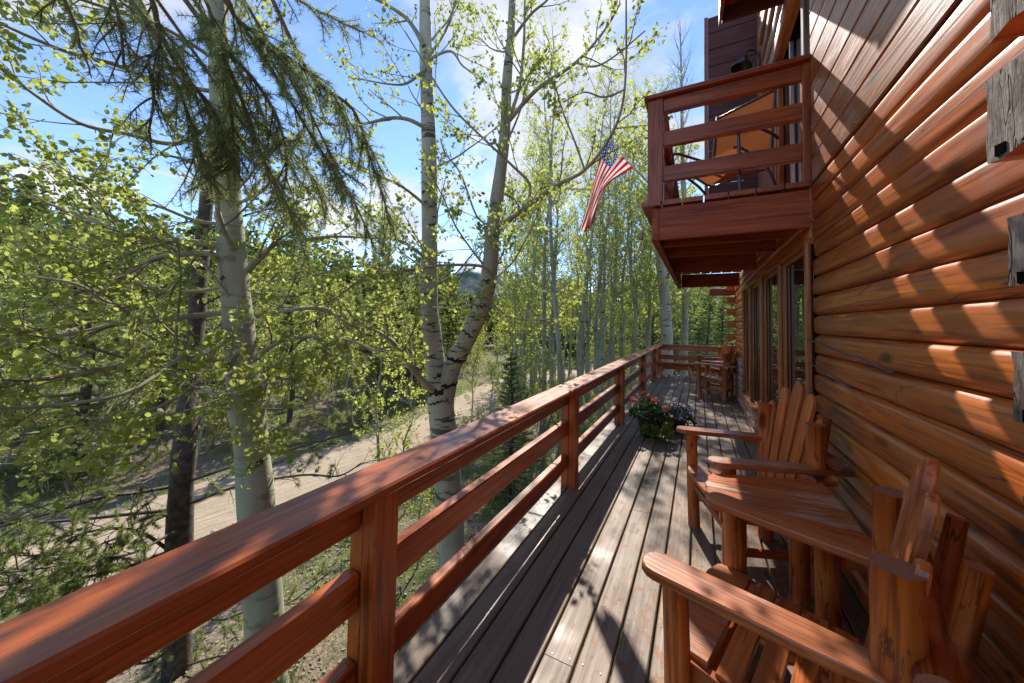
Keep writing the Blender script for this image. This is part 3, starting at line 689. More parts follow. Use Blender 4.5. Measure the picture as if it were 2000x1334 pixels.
# ---- flag
fp = [P(1173, 258, 5.25), P(1240, 330, 5.16)]
dirp = (fp[1]-fp[0]).normalized()
pole = tube('flag_pole', [fp[0] - dirp*.03, fp[1], fp[1] + dirp*.45 + Vector((.02, -.02, -.02))], .011, M_STEEL, None, 8, 0)
tag(pole, 'thin grey pole angled out from the balcony carrying a small flag', 'flagpole')
put('pole_finial', lathe('pole_finial', [(0, .025), (.016, .015), (.018, 0), (.012, -.015), (0, -.02)], M_STEEL, (0, 0, 0)).data, pole, Matrix.Translation(fp[0]-dirp*.04)); bpy.data.objects.remove([o for o in bpy.data.objects if o.name.startswith('pole_finial') and o.parent is None][0])
def flagmat():
    m, t = mat_new('flag_cloth')
    uv = t.n('ShaderNodeUVMap').outputs[0]; s = t.n('ShaderNodeSeparateXYZ', {0: uv}); u, v = s.outputs[0], s.outputs[1]
    stripe = t.m('MODULO', t.m('FLOOR', t.m('MULTIPLY', u, 13.0)), 2.0)
    col = t.mix(stripe, (0.52, 0.015, 0.028), (0.78, 0.76, 0.73))
    cu = t.m('MULTIPLY', u, 13/7*5.0); cv = t.m('MULTIPLY', v, 6/0.19)
    row = t.m('MODULO', t.m('FLOOR', t.m('MULTIPLY', cu, 1.8)), 2.0)
    fu = t.m('SUBTRACT', t.m('FRACT', t.m('MULTIPLY', cu, 1.8)), 0.5); fv = t.m('SUBTRACT', t.m('FRACT', t.m('ADD', cv, t.m('MULTIPLY', row, .5))), .5)
    star = t.m('LESS_THAN', t.m('ADD', t.m('MULTIPLY', fu, fu), t.m('MULTIPLY', fv, fv)), 0.075)
    can = t.m('MULTIPLY', t.m('LESS_THAN', u, 7/13), t.m('LESS_THAN', v, 0.19))
    col = t.mix(can, col, t.mix(star, (0.018, 0.045, 0.24), (0.5, 0.52, 0.6)))
    a = t.n('ShaderNodeBsdfDiffuse', {'Color': col}); b = t.n('ShaderNodeBsdfTranslucent', {'Color': col})
    finish(t, t.n('ShaderNodeMixShader', {0: 0.45, 1: a.outputs[0], 2: b.outputs[0]}).outputs[0]); return m
NU, NV = 28, 30
V, F, UV = [], [], []
hoA, hoB = P(1182, 270, 5.24), P(1237, 328, 5.165)
midA, midB = P(1163, 340, 5.12), P(1190, 358, 5.10)
ktA, ktB = P(1149, 395, 5.10), P(1170, 390, 5.08)
taA, taB = P(1131, 447, 5.12), P(1152, 450, 5.06)
for j in range(NV+1):
    v = j/NV
    def bez(ps):
        ps = smooth_path(ps, 10); return ps[min(int(v*30), 30)]
    A = bez([hoA, midA, ktA, taA]); B = bez([hoB, midB, ktB, taB])
    for i in range(NU+1):
        u = i/NU; p = A + (B-A)*u
        amp = .012 + .075*min(1, v*1.6)
        fold = math.sin(u*PI*(3+3*v) + v*2.0 + .8)*amp*(.3+.7*v) + .008*math.sin(u*30+v*14)
        p = p - FW*fold + RT*(.010*math.sin(u*17+v*6)*v) + UP*(-.05*math.sin(PI*u)*(1-v)*v*2) - UP*(.035*math.sin(u*PI*4+1)*v*v)
        V.append(p); UV.append((u, v))
for j in range(NV):
    for i in range(NU): a = j*(NU+1)+i; F.append((a, a+1, a+NU+2, a+NU+1))
me = mesh('flag', V, F, flagmat(), True); ul = me.uv_layers.new(name='UVMap')
for l in me.loops: ul.data[l.index].uv = UV[l.vertex_index]
tag(put('flag', me), 'small striped flag with blue starred corner drooping from the balcony pole', 'flag')

# ================================================================== GROUND, ROAD, HILLS
def scatter(tv, tf, pos, rot, size):
    n = len(pos); V = np.einsum('nij,kj->nki', rot, tv)*np.asarray(size)[:, None, None] + pos[:, None, :]
    F = tf[None] + (np.arange(n)*len(tv))[:, None, None]
    return V.reshape(-1, 3), F.reshape(-1, tf.shape[1])
def smst(a, b, x):
    f = np.clip((x-a)/(b-a), 0, 1); return f*f*(3-2*f)
ROADC = np.array([(-11.2, -30), (-10.4, -10), (-9.9, -2), (-9.75, 3), (-9.2, 6.5), (-8.8, 9.5), (-9.6, 13.5), (-10.9, 18.5), (-11.2, 23), (-9.6, 28), (-5.5, 33), (1, 37), (10, 40)], float)
def road_pts():
    q = smooth_path([(x, y, 0) for x, y in ROADC], 10); return np.array([(p.x, p.y) for p in q])
RP = road_pts()
def road_dist(x, y):
    x = np.asarray(x, float); y = np.asarray(y, float); d = np.full(x.shape, 1e9)
    for a, b in zip(RP[:-1], RP[1:]):
        e = b-a; t_ = np.clip(((x-a[0])*e[0]+(y-a[1])*e[1])/(e@e), 0, 1)
        d = np.minimum(d, np.hypot(x-a[0]-t_*e[0], y-a[1]-t_*e[1]))
    return d
def ground_z(x, y):
    x = np.asarray(x, float); y = np.asarray(y, float)
    z = -2.12 - 0.50*smst(-3.6, -7.2, x*-1*-1) if False else -2.12 - 0.50*smst(3.6, 7.6, -x)
    far = np.hypot(x+3, y-6)
    z = z + 0.30*np.clip(-x-12.2, 0, 40)**1.0*0.55 + 0.02*np.clip(y-26, 0, 120)*smst(-60, 0, x)
    z = z + 3*smst(90, 400, far)
    rd = road_dist(x, y)
    n = 0.06*np.sin(x*1.3+y*.7)+.05*np.sin(x*.61-y*1.9+1)+.035*np.sin(x*2.9+y*2.3+2)+.02*np.sin(x*6.1-y*5.2)
    return z + n*smst(1.6, 3.4, rd)*smst(0, 1, 1+0*x)
def gz(x, y): return float(ground_z(np.array([x]), np.array([y]))[0])
NG = 230
s_ = np.linspace(-1, 1, NG); ax_ = 2.6*np.sinh(s_*5.6)
GX, GY = np.meshgrid(ax_ - 5, ax_ + 7, indexing='xy'); GZ = ground_z(GX, GY)
V = np.stack([GX, GY, GZ], -1).reshape(-1, 3)
i_ = (np.arange(NG-1)[:, None]*NG + np.arange(NG-1)[None, :]).ravel()
F = np.stack([i_, i_+1, i_+NG+1, i_+NG], -1)
def groundmat():
    m, t = mat_new('forest_floor')
    geo = t.n('ShaderNodeNewGeometry').outputs['Position']
    a = t.noise(geo, 0.55, 5, 0.6); b = t.noise(geo, 5, 6, 0.7); c = t.noise(geo, 34, 4, 0.7)
    soil = t.mix(t.ramp(c, .35, .65), (0.13, 0.095, 0.068), (0.30, 0.235, 0.18))
    grass = t.mix(t.ramp(b, .3, .7), (0.055, 0.085, 0.018), (0.13, 0.155, 0.045))
    col = t.mix(t.ramp(t.m('ADD', t.m('MULTIPLY', a, .6), t.m('MULTIPLY', b, .4)), .42, .58), soil, grass)
    bp = t.n('ShaderNodeBump', {'Height': t.m('ADD', b, t.m('MULTIPLY', c, .5)), 'Strength': .8, 'Distance': .06}).outputs[0]
    finish(t, t.n('ShaderNodeBsdfPrincipled', {'Base Color': col, 'Roughness': .95, 'Normal': bp, 'Specular IOR Level': .2}).outputs[0]); return m
tag(put('ground', bulk('ground', V, F, groundmat(), True)), 'forest floor of dry litter and new grass below the deck', kind='structure')
def roadmat():
    m, t = mat_new('road_sand')
    geo = t.n('ShaderNodeNewGeometry').outputs['Position']
    uv = t.n('ShaderNodeUVMap').outputs[0]; su = t.n('ShaderNodeSeparateXYZ', {0: uv})
    b = t.noise(t.n('ShaderNodeCombineXYZ', {0: t.m('MULTIPLY', su.outputs[0], 14.0), 1: t.m('MULTIPLY', su.outputs[1], 1.2)}).outputs[0], 1.0, 5, .6)
    c = t.noise(geo, 22, 5, .7); d_ = t.noise(geo, 1.1, 3)
    col = t.mix(t.ramp(t.m('ADD', t.m('MULTIPLY', b, .6), t.m('MULTIPLY', c, .4)), .36, .64), (0.27, 0.205, 0.14), (0.43, 0.345, 0.25))
    col = t.mix(t.m('MULTIPLY', t.ramp(d_, .45, .7), .35), col, (0.23, 0.18, 0.125))
    bp = t.n('ShaderNodeBump', {'Height': t.m('ADD', b, t.m('MULTIPLY', c, .4)), 'Strength': .5, 'Distance': .03}).outputs[0]
    finish(t, t.n('ShaderNodeBsdfPrincipled', {'Base Color': col, 'Roughness': .95, 'Normal': bp, 'Specular IOR Level': .2}).outputs[0]); return m
tg = np.gradient(RP, axis=0); tg /= np.linalg.norm(tg, axis=1)[:, None]; nrm = np.stack([-tg[:, 1], tg[:, 0]], -1)
K = 9; V, UVr = [], []
for i, (p, n_) in enumerate(zip(RP, nrm)):
    for k in range(K):
        o = -1.45 + 2.9*k/(K-1); o *= 1 + .05*math.sin(i*.9+k) * (k in (0, K-1)) + .04*math.sin(i*2.3)*(k in (0, K-1))
        x, y = p + n_*o; V.append((x, y, gz(x, y) + .03 - .02*(k in (0, K-1)) - .012*math.exp(-((abs(o)-.75)/.22)**2))); UVr.append((k/(K-1)*3, i*.35))
F = [(i*K+k, i*K+k+1, (i+1)*K+k+1, (i+1)*K+k) for i in range(len(RP)-1) for k in range(K-1)]
F = [tuple(reversed(f)) for f in F]
me = mesh('dirt_road', V, F, roadmat(), True); ul = me.uv_layers.new(name='UVMap')
for l in me.loops: ul.data[l.index].uv = UVr[l.vertex_index]
tag(put('dirt_road', me), 'sandy dirt road curving through the trees below the deck', kind='structure')
PB = 5000; i_ = NR.integers(0, len(RP), PB); o_ = NR.uniform(-1.7, 1.7, PB); bx = RP[i_] + nrm[i_]*o_[:, None] + NR.normal(size=(PB, 2))*.15
TV = np.array([(1, 0, 0), (-.5, .87, 0), (-.5, -.87, 0), (0, 0, .9)], float); TF = np.array([(0, 1, 3), (1, 2, 3), (2, 0, 3)])
V, F = scatter(TV, TF, np.stack([bx[:, 0], bx[:, 1], ground_z(bx[:, 0], bx[:, 1])+.018], -1), np.stack([np.array([[math.cos(a), -math.sin(a), 0], [math.sin(a), math.cos(a), 0], [0, 0, 1]]) for a in NR.uniform(0, 6.28, PB)]), NR.uniform(.008, .028, PB)*(1+1.2*(np.abs(o_) > 1.2)))
tag(put('gravel', bulk('gravel', V, F, M_ROCK)), 'loose gravel scattered along the dirt road', kind='stuff')
# distant mountain
def mountain():
    n1, n2 = 90, 26; V = []
    for j in range(n2):
        for i in range(n1):
            f = j/(n2-1); azm = math.radians(-12 + 62*i/(n1-1)); rr = 3000 + 1700*f
            ridge = 0.62 + .20*math.sin(i*.11+1.1) + .08*math.sin(i*.31) + .04*math.sin(i*.83+2) + .015*math.sin(i*2.1)
            h = 860*ridge*math.sin(min(1, f*1.15)*PI*.5)**1.2 + 22*math.sin(i*.9+j*1.3)*f + 14*math.sin(i*2.3-j*2.1)*f
            V.append((-math.sin(azm)*rr, math.cos(azm)*rr, -60 + h))
    F = [(j*n1+i, j*n1+i+1, (j+1)*n1+i+1, (j+1)*n1+i) for j in range(n2-1) for i in range(n1-1)]
    m, t = mat_new('mountain_forest'); geo = t.n('ShaderNodeNewGeometry').outputs['Position']
    n = t.noise(geo, .004, 8, .65); s = t.n('ShaderNodeSeparateXYZ', {0: geo})
    col = t.mix(t.ramp(n, .4, .62), (0.045, 0.075, 0.055), (0.17, 0.17, 0.16))
    sn = t.ramp(t.m('ADD', s.outputs[2], t.m('MULTIPLY', n, 260.0)), 640, 690)
    col = t.mix(t.m('MULTIPLY', sn, .85), col, (.75, .78, .82))
    finish(t, t.n('ShaderNodeBsdfDiffuse', {'Color': col}).outputs[0])
    return mesh('mountain', V, [tuple(reversed(f)) for f in F], m, True)
tag(put('mountain', mountain()), 'distant wooded mountain with a little snow between the trunks', kind='structure')

# ================================================================== VEGETATION
def leafmat(name, d1, d2, tr1, tr2, gloss=.12, mixf=.5):
    m, t = mat_new(name)
    geo = t.n('ShaderNodeNewGeometry'); n = t.noise(geo.outputs['Position'], 1.7, 3)
    r_ = t.m('ADD', t.m('MULTIPLY', geo.outputs['Random Per Island'], .6), t.m('MULTIPLY', n, .5), clamp=True)
    cd = t.mix(r_, d1, d2); ct = t.mix(r_, tr1, tr2)
    a = t.n('ShaderNodeBsdfDiffuse', {'Color': cd}); b = t.n('ShaderNodeBsdfTranslucent', {'Color': ct})
    mx = t.n('ShaderNodeMixShader', {0: mixf, 1: a.outputs[0], 2: b.outputs[0]})
    gl = t.n('ShaderNodeBsdfGlossy', {'Roughness': .6, 'Color': (1, 1, 1, 1)})
    fr = t.m('MULTIPLY', t.n('ShaderNodeFresnel', {'IOR': 1.4}).outputs[0], gloss*1.3)
    finish(t, t.n('ShaderNodeMixShader', {0: fr, 1: mx.outputs[0], 2: gl.outputs[0]}).outputs[0]); return m
M_LEAF = leafmat('aspen_leaf', (0.130, 0.165, 0.035), (0.21, 0.23, 0.065), (0.36, 0.44, 0.055), (0.58, 0.62, 0.15), .05, .55)
M_LEAF2 = leafmat('grove_leaf', (0.13, 0.17, 0.03), (0.20, 0.22, 0.055), (0.46, 0.54, 0.07), (0.68, 0.70, 0.17), .04, .58)
M_SHRUB = leafmat('shrub_leaf', (0.11, 0.15, 0.025), (0.22, 0.23, 0.05), (0.42, 0.48, 0.06), (0.64, 0.64, 0.14), .04, .55)
M_NEED = leafmat('spruce_needle', (0.10, 0.150, 0.055), (0.19, 0.24, 0.11), (0.34, 0.44, 0.11), (0.54, 0.60, 0.22), .10, .48)
M_PINE = leafmat('pine_needle', (0.085, 0.125, 0.035), (0.15, 0.185, 0.065), (0.28, 0.36, 0.06), (0.46, 0.50, 0.13), .08, .45)
M_GRASS = leafmat('grass_blade', (0.10, 0.15, 0.030), (0.22, 0.23, 0.08), (0.30, 0.40, 0.05), (0.45, 0.48, 0.13), .04)
M_FLOW = leafmat('potted_leaf', (0.022, 0.052, 0.014), (0.05, 0.095, 0.025), (0.05, 0.10, 0.015), (0.10, 0.17, 0.03), .15, .35)
M_LIME = leafmat('lime_leaf', (0.12, 0.19, 0.02), (0.2, 0.27, 0.03), (0.25, 0.36, 0.03), (0.36, 0.46, 0.05), .1, .4)
def aspenbark(name, base=(0.44, 0.43, 0.31), base2=(0.31, 0.31, 0.205), scar=0.35):
    m, t = mat_new(name)
    geo = t.n('ShaderNodeNewGeometry').outputs['Position']; oi = t.n('ShaderNodeObjectInfo').outputs['Random']
    p = t.v('ADD', geo, t.n('ShaderNodeCombineXYZ', {0: t.m('MULTIPLY', oi, 5.0)}).outputs[0])
    a = t.noise(t.scale(p, (2.5, 2.5, 1.2)), 1.0, 4, .6); f = t.noise(t.scale(p, (9, 9, 60)), 1.0, 5, .65)
    col = t.mix(t.ramp(a, .35, .65), base, base2)
    col = t.mix(t.m('MULTIPLY', t.ramp(f, .55, .72), .35), col, (0.17, 0.165, 0.12))
    sc = t.noise(t.scale(p, (3.2, 3.2, 17)), 1.0, 4, .6, .5); zone = t.noise(t.scale(p, (.5, .5, 1.3)), 1.0, 2)
    sm = t.m('MULTIPLY', t.ramp(sc, .555, .60), t.ramp(zone, .40, .52))
    col = t.mix(t.m('MULTIPLY', sm, .9*scar), col, (0.022, 0.020, 0.017))
    vo = t.n('ShaderNodeTexVoronoi', {'Vector': t.scale(p, (3.0, 3.0, 3.6)), 'Scale': 1.0})
    ey = t.m('SUBTRACT', 1.0, t.ramp(vo.outputs['Distance'], .08, .15))
    col = t.mix(t.m('MULTIPLY', ey, .9*scar), col, (0.020, 0.018, 0.015))
    h = t.m('SUBTRACT', t.m('MULTIPLY', f, .5), t.m('MULTIPLY', sm, .8))
    bp = t.n('ShaderNodeBump', {'Height': h, 'Strength': .5, 'Distance': .01}).outputs[0]
    finish(t, t.n('ShaderNodeBsdfPrincipled', {'Base Color': col, 'Roughness': .8, 'Normal': bp, 'Specular IOR Level': .25}).outputs[0]); return m
M_ASP = aspenbark('aspen_bark'); M_ASPB = aspenbark('scarred_aspen_bark', (0.47, 0.45, 0.345), (0.33, 0.32, 0.23), 0.9)
M_ASPT = plain('aspen_twig', (0.22, 0.175, 0.11), .8, 0, 6, .35)
M_ASPL = plain('aspen_limb', (0.33, 0.30, 0.205), .8, 0, 5, .3, .3)
M_GTRK = aspenbark('grove_bark', (0.38, 0.385, 0.275), (0.26, 0.27, 0.18), .7)
M_DTRK = plain('conifer_bark', (0.085, 0.062, 0.050), .95, 0, 16, .5, 1.0)
M_DTWG = plain('conifer_twig', (0.105, 0.080, 0.062), .9, 0, 9, .3)
M_STWG = plain('spruce_twig', (0.17, 0.135, 0.075), .9, 0, 9, .3)

class Wood:
    def __init__(s): s.V, s.F, s.n = [], [], 0
    def add(s, pts, radii, k):
        V, F = tube_arrays(pts, radii, k); s.V.append(V); s.F.append(F + s.n); s.n += len(V)
    def obj(s, name, mat, parent=None, kind=None):
        o = put(name, bulk(name, np.concatenate(s.V), np.concatenate(s.F), mat, True), parent)
        if kind: o['kind'] = kind
        return o
def rand_rot(n, rng, flat=0.5):
    """n random orthonormal frames, columns x (stalk to tip), y, z"""
    x = rng.normal(size=(n, 3)); x[:, 2] -= flat; x /= np.linalg.norm(x, axis=1)[:, None]
    h = rng.normal(size=(n, 3)); y = np.cross(h, x); y /= np.linalg.norm(y, axis=1)[:, None] + 1e-9
    return np.stack([x, y, np.cross(x, y)], -1)
LEAF_V = np.array([(0, 0, 0), (.22, -.40, .10), (.66, -.42, .10), (1.0, 0, -.04), (.66, .42, .10), (.22, .40, .10)], float); LEAF_V[:, 0] += .02
LEAF_F = np.array([(0, 1, 2, 3), (0, 3, 4, 5)])
def fine_leaf(seed, mat):
    g = random.Random(seed); V = [(0, 0, 0)]; out = [(.10, .26), (.26, .41), (.46, .47), (.66, .42), (.83, .28), (.95, .12), (1.05, 0)]
    cup = g.uniform(.05, .3); bend = g.uniform(-.25, .2)
    mid = [(x, 0, bend*x*x) for x in (.26, .46, .66, .83)]
    Lf = [(x, y, cup*y + bend*x*x) for x, y in out[:-1]]; Rt = [(x, -y, cup*y + bend*x*x) for x, y in out[:-1]]
    V = [(0, 0, 0)] + mid + [(1.05, 0, bend*1.1)] + Lf + Rt
    l, r = 6, 12
    F = [(0, 1, l+1, l), (1, 2, l+2, l+1), (2, 3, l+3, l+2), (3, 4, l+4, l+3), (4, 5, l+5, l+4),
         (0, r, r+1, 1), (1, r+1, r+2, 2), (2, r+2, r+3, 3), (3, r+3, r+4, 4), (4, r+4, r+5, 5)]
    V += [(-.9, 0, .12), (-.9, .016, .12), (-.4, .008, .03)]; F += [(0, 20, 18, 19)] if False else [(18, 19, 0)]
    return mesh('leaf', V, F, mat)
FINE = [fine_leaf(k, M_LEAF) for k in range(5)]

class Tree:
    def __init__(s, seed): s.g = random.Random(seed); s.rng = np.random.default_rng(seed); s.main = Wood(); s.limbs = []; s.twigs = Wood(); s.leaf = []
    def wander(s, p, d, L, n, up, jit):
        pts = [Vector(p)]; d = Vector(d).normalized()
        for i in range(n):
            d = (d + Vector((s.g.gauss(0, jit), s.g.gauss(0, jit), s.g.gauss(0, jit) + up))).normalized(); pts.append(pts[-1] + d*(L/n))
        return pts
    def side(s, tang, ang):
        g = s.g; r = Vector((g.gauss(0, 1), g.gauss(0, 1), g.gauss(0, 1))); q = (r - tang*r.dot(tang)).normalized()
        return (tang*math.cos(ang) + q*math.sin(ang)).normalized()
    def leaves(s, pts, size, step, start=.15):
        L = sum((pts[i+1]-pts[i]).length for i in range(len(pts)-1)); n = max(2, int(L*(1-start)/step))
        for i in range(n):
            f = start + (1-start)*(i+s.g.random())/n; k = min(int(f*(len(pts)-1)), len(pts)-2); fr = f*(len(pts)-1)-k
            p = pts[k].lerp(pts[k+1], fr); g = s.g
            s.leaf.append((p.x+g.gauss(0, .4)*size, p.y+g.gauss(0, .4)*size, p.z-abs(g.gauss(0, .45))*size, size*g.uniform(.65, 1.15)))
    def twig(s, pts, r, lev, spec):
        s.twigs.add(pts, np.linspace(r, max(r*.35, .0012), len(pts)), 4 if lev > 1 else 5)
        L = sum((pts[i+1]-pts[i]).length for i in range(len(pts)-1))
        if lev >= spec['max']:
            s.leaves(pts, spec['leaf'], spec['step']); return
        n = max(1, int(spec['dens'][lev]*L + s.g.random()))
        s.branch(pts, r, lev, spec, n, L, .22)
        if lev >= spec['max']-1: s.leaves(pts, spec['leaf'], spec['step']*1.8, .4)
    def branch(s, pts, r, lev, spec, n, L, start):
        g = s.g
        for i in range(n):
            f = start + (1-start)*(i + g.random())/n; f = min(f, .995); k = min(int(f*(len(pts)-1)), len(pts)-2)
            p = pts[k].lerp(pts[k+1], f*(len(pts)-1)-k); tang = (pts[k+1]-pts[k]).normalized()
            d_ = s.side(tang, math.radians(g.uniform(*spec['ang']))); d_.z += spec['bias']
            l = spec['len'][lev]*g.uniform(.55, 1.25)*(1.15-.6*f)
            s.twig(s.wander(p, d_, l, 5, spec['up'], spec['jit']), max(r*(1-.6*f)*.55, .0018), lev+1, spec)
    def crown(s, name, mat, root, size_t=(LEAF_V, LEAF_F), singles=0, flat=.5):
        A = np.array(s.leaf); pos, sz = A[:, :3], A[:, 3]
        rot = rand_rot(len(pos), s.rng, flat)
        if singles:
            d_ = np.linalg.norm(pos - np.array(EYE), axis=1); q = pos - np.array(EYE)
            dep = q @ np.array(FW); X = q @ np.array(RT)/np.maximum(dep, .01)*FPX + PCX; Y = -(q @ np.array(UP))/np.maximum(dep, .01)*FPX + PCY
            vis = (dep > .3) & (X > 0) & (X < 2000) & (Y > 0) & (Y < 1334)
            order = np.argsort(np.where(vis, d_/sz, 1e9))[:singles]; keep = np.ones(len(pos), bool); keep[order] = False
            for i in order:
                R3 = rot[i]*sz[i]; M = Matrix(((*R3[0], pos[i][0]), (*R3[1], pos[i][1]), (*R3[2], pos[i][2]), (0, 0, 0, 1)))
                put('leaf', FINE[int(i) % 5], root, M)
            pos, sz, rot = pos[keep], sz[keep], rot[keep]
        V, F = scatter(size_t[0], size_t[1], pos, rot, sz)
        o = put(name, bulk(name, V, F, mat), root); o['kind'] = 'stuff'; return o

M_SCAR = plain('black_scar', (0.022, 0.019, 0.016), .95, 0, 40, .5, .8)
def scars(done):
    out = []
    if len(done) == 1:
        q, rad = done[0]; return [(q, rad, f, w_, a-16, a+16, .2) for f, w_, a in ((.285, .022, 20), (.46, .012, -35), (.55, .014, -50), (.185, .010, -20), (.62, .012, -30))]
    q, rad = done[0]
    for f, w_, a0, a1, s_ in ((.90, .045, -75, 80, .15), (.83, .014, -60, 10, .3), (.70, .010, 0, 60, -.2), (.62, .008, -40, 20, .2), (.97, .035, 30, 90, .6), (.52, .008, -20, 50, .1)): out.append((q, rad, f, w_, a0, a1, s_))
    q, rad = done[1]
    for f, w_, a0, a1, s_ in ((.10, .016, -30, 60, .2), (.17, .010, -50, 10, .2), (.26, .010, -30, 40, .1), (.35, .012, -60, 0, -.2), (.44, .012, 0, 50, .2), (.53, .018, -10, 50, .2), (.60, .010, -30, 30, 0), (.70, .012, 0, 60, .1)): out.append((q, rad, f, w_, a0, a1, s_))
    q, rad = done[2]
    for f, w_, a0, a1, s_ in ((.055, .026, -70, 80, .3), (.125, .030, -70, 70, .25), (.165, .010, -50, 30, .2), (.205, .016, -70, 40, -.2), (.25, .010, -20, 70, .3), (.29, .012, -70, 20, .3), (.36, .012, -60, 60, .1), (.47, .010, -40, 60, .2), (.56, .010, -60, 10, 0)): out.append((q, rad, f, w_, a0, a1, s_))
    return out
# ---- the two large aspens next to the deck
SP = dict(max=2, leaf=.043, step=.019, dens=(7.5, 7.0), len=(.75, .32), ang=(28, 62), bias=.12, up=.05, jit=.13)
def pixpath(ps, d0, d1=None):
    d1 = d0 if d1 is None else d1; n = len(ps)
    return [P(x, y, d0 + (d1-d0)*i/max(1, n-1)) for i, (x, y) in enumerate(ps)]
def big_aspen(name, label, stems, limbs, bark, seed, base, spec, extra=0, singles=300, ncrown=.0):
    t = thing(name, base, label, 'tree'); T = Tree(seed); done = []
    for ps, rr in stems:
        w = Wood(); q = smooth_path(ps, 5); f = np.linspace(0, 1, len(q)); rad = np.interp(f, np.linspace(0, 1, len(rr)), rr)
        rad = rad*(1+.035*np.sin(f*31+seed)+.03*np.sin(f*57))
        w.add(q, rad, 14); w.obj('trunk', bark, t); done.append((q, rad))
    for ps, r0, dens in limbs:
        q = smooth_path(ps, 5); L = sum((q[i+1]-q[i]).length for i in range(len(q)-1))
        w = Wood(); w.add(q, np.linspace(r0, .007, len(q)), 8); w.obj('limb', M_ASPL, t)
        T.branch(q, r0*.75, 0, spec, int(L*spec['dens'][0]*dens), L, .16)
    for q, rad in done[-2:]:          # free limbs off the upper stems
        for k in range(extra):
            f = T.g.uniform(.35, 1); i = int(f*(len(q)-2)); d_ = T.side((q[i+1]-q[i]).normalized(), math.radians(T.g.uniform(40, 75))); d_.z += .25
            ll = T.g.uniform(.7, 1.9)*(1.2-.5*f); pts = T.wander(q[i], d_, ll, 8, .05, .10); r_ = T.g.uniform(.011, .02)
            w = Wood(); w.add(pts, np.linspace(r_, .005, len(pts)), 7); w.obj('limb', M_ASPL, t)
            T.branch(pts, r_*.7, 0, spec, int(ll*spec['dens'][0]), ll, .15)
    T.twigs.obj('twigs', M_ASPT, t, 'stuff')
    for q, rad, f, wid, a0, a1, sl in scars(done):          # raised black bark scars round the stems
        k = min(int(f*(len(q)-1)), len(q)-2); c = q[k].lerp(q[k+1], f*(len(q)-1)-k); tg_ = (q[k+1]-q[k]).normalized(); r_ = rad[k]*1.018
        toc = (EYE - c); toc = (toc - tg_*toc.dot(tg_)).normalized(); sd = tg_.cross(toc); Vs, Fs = [], []
        for i in range(13):
            a = math.radians(a0 + (a1-a0)*i/12); wv = wid*(.25+.75*math.sin(PI*i/12)**.6)*(1+.35*math.sin(i*2.3+f*40)); s_o = sl*math.sin(a)*r_ + .012*math.sin(i*1.7+f*9)
            for e, dr in ((-1, .97), (-.5, 1), (.5, 1), (1, .97)): Vs.append(c + (toc*math.cos(a) + sd*math.sin(a))*r_*dr + tg_*(s_o + e*wv))
        Fs = [(i*4+j, i*4+j+1, i*4+j+5, i*4+j+4) for i in range(12) for j in range(3)]
        put('bark_scar', mesh('bark_scar', Vs, Fs, M_SCAR, True), t)
    T.crown('crown', M_LEAF, t, singles=singles); return T
A0 = 3.25
stA = [([P(545, 1480, A0), P(526, 1330, A0), P(505, 1040, A0), P(492, 880, A0), P(476, 740, A0), P(463, 600, A0), P(452, 480, A0), P(443, 330, A0), P(432, 160, A0), P(424, 0, A0), P(418, -160, A0)], [.168, .150, .146, .140, .128, .118, .106, .098, .085, .070, .05])]
lmA = [(pixpath([(470, 738), (420, 704), (350, 694), (273, 708), (140, 732), (0, 750), (-120, 772)], A0, 1.9), .036, 1.1),
 (pixpath([(352, 696), (310, 730), (240, 770), (120, 790), (0, 798), (-80, 800)], 2.75, 1.7), .016, 1.1),
 (pixpath([(300, 702), (345, 735), (400, 764), (440, 770), (495, 758), (525, 735)], 2.8, 2.4), .013, 1.0),
 (pixpath([(444, 610), (315, 624), (228, 634), (140, 652), (0, 666), (-100, 690)], A0, 2.3), .027, 1.1),
 (pixpath([(262, 630), (245, 605), (200, 585), (150, 555), (60, 540)], 2.85, 2.3), .013, 1.0),
 (pixpath([(432, 505), (402, 494), (332, 500), (298, 508), (245, 536), (182, 578), (105, 610), (30, 640)], A0, 2.9), .03, 1.1),
 (pixpath([(430, 479), (367, 472), (297, 470), (245, 456), (192, 435), (60, 385), (-60, 350)], A0+.1, 2.8), .028, 1.2),
 (pixpath([(454, 484), (438, 450), (425, 410), (424, 370), (380, 320), (310, 300)], A0-.1, 2.6), .026, 0.9),
 (pixpath([(483, 530), (507, 505), (535, 479), (567, 472), (650, 462), (740, 466)], A0-.08, 3.3), .028, 1.2),
 (pixpath([(500, 617), (560, 606), (630, 603), (665, 624), (720, 650)], A0, 3.4), .022, 1.0),
 (pixpath([(500, 701), (535, 673), (588, 659), (647, 659), (700, 670), (740, 690)], A0-.06, 2.9), .022, 1.0),
 (pixpath([(500, 790), (480, 765), (520, 745), (505, 800)], A0-.15, 2.7), .010, 3.0),
 (pixpath([(428, 230), (350, 280), (250, 262), (154, 240), (45, 168), (-40, 100)], A0, 2.1), .020, .8),
 (pixpath([(425, 180), (310, 160), (224, 126), (122, 98), (0, 45), (-60, 10)], A0, 2.0), .020, .8),
 (pixpath([(425, 120), (330, 60), (220, 20), (100, -20)], A0, 2.2), .018, .7),
 (pixpath([(440, 560), (370, 570), (280, 560), (160, 490), (40, 470)], A0+.2, 3.0), .018, 1.2),
 (pixpath([(465, 690), (400, 740), (300, 800), (170, 830), (40, 850)], A0-.1, 2.1), .016, 1.0),
 (pixpath([(450, 440), (380, 430), (300, 400), (200, 380), (100, 330)], A0+.1, 3.0), .018, 1.1),
 (pixpath([(455, 400), (500, 380), (560, 330), (610, 300)], A0+.2, 3.6), .018, .8)]
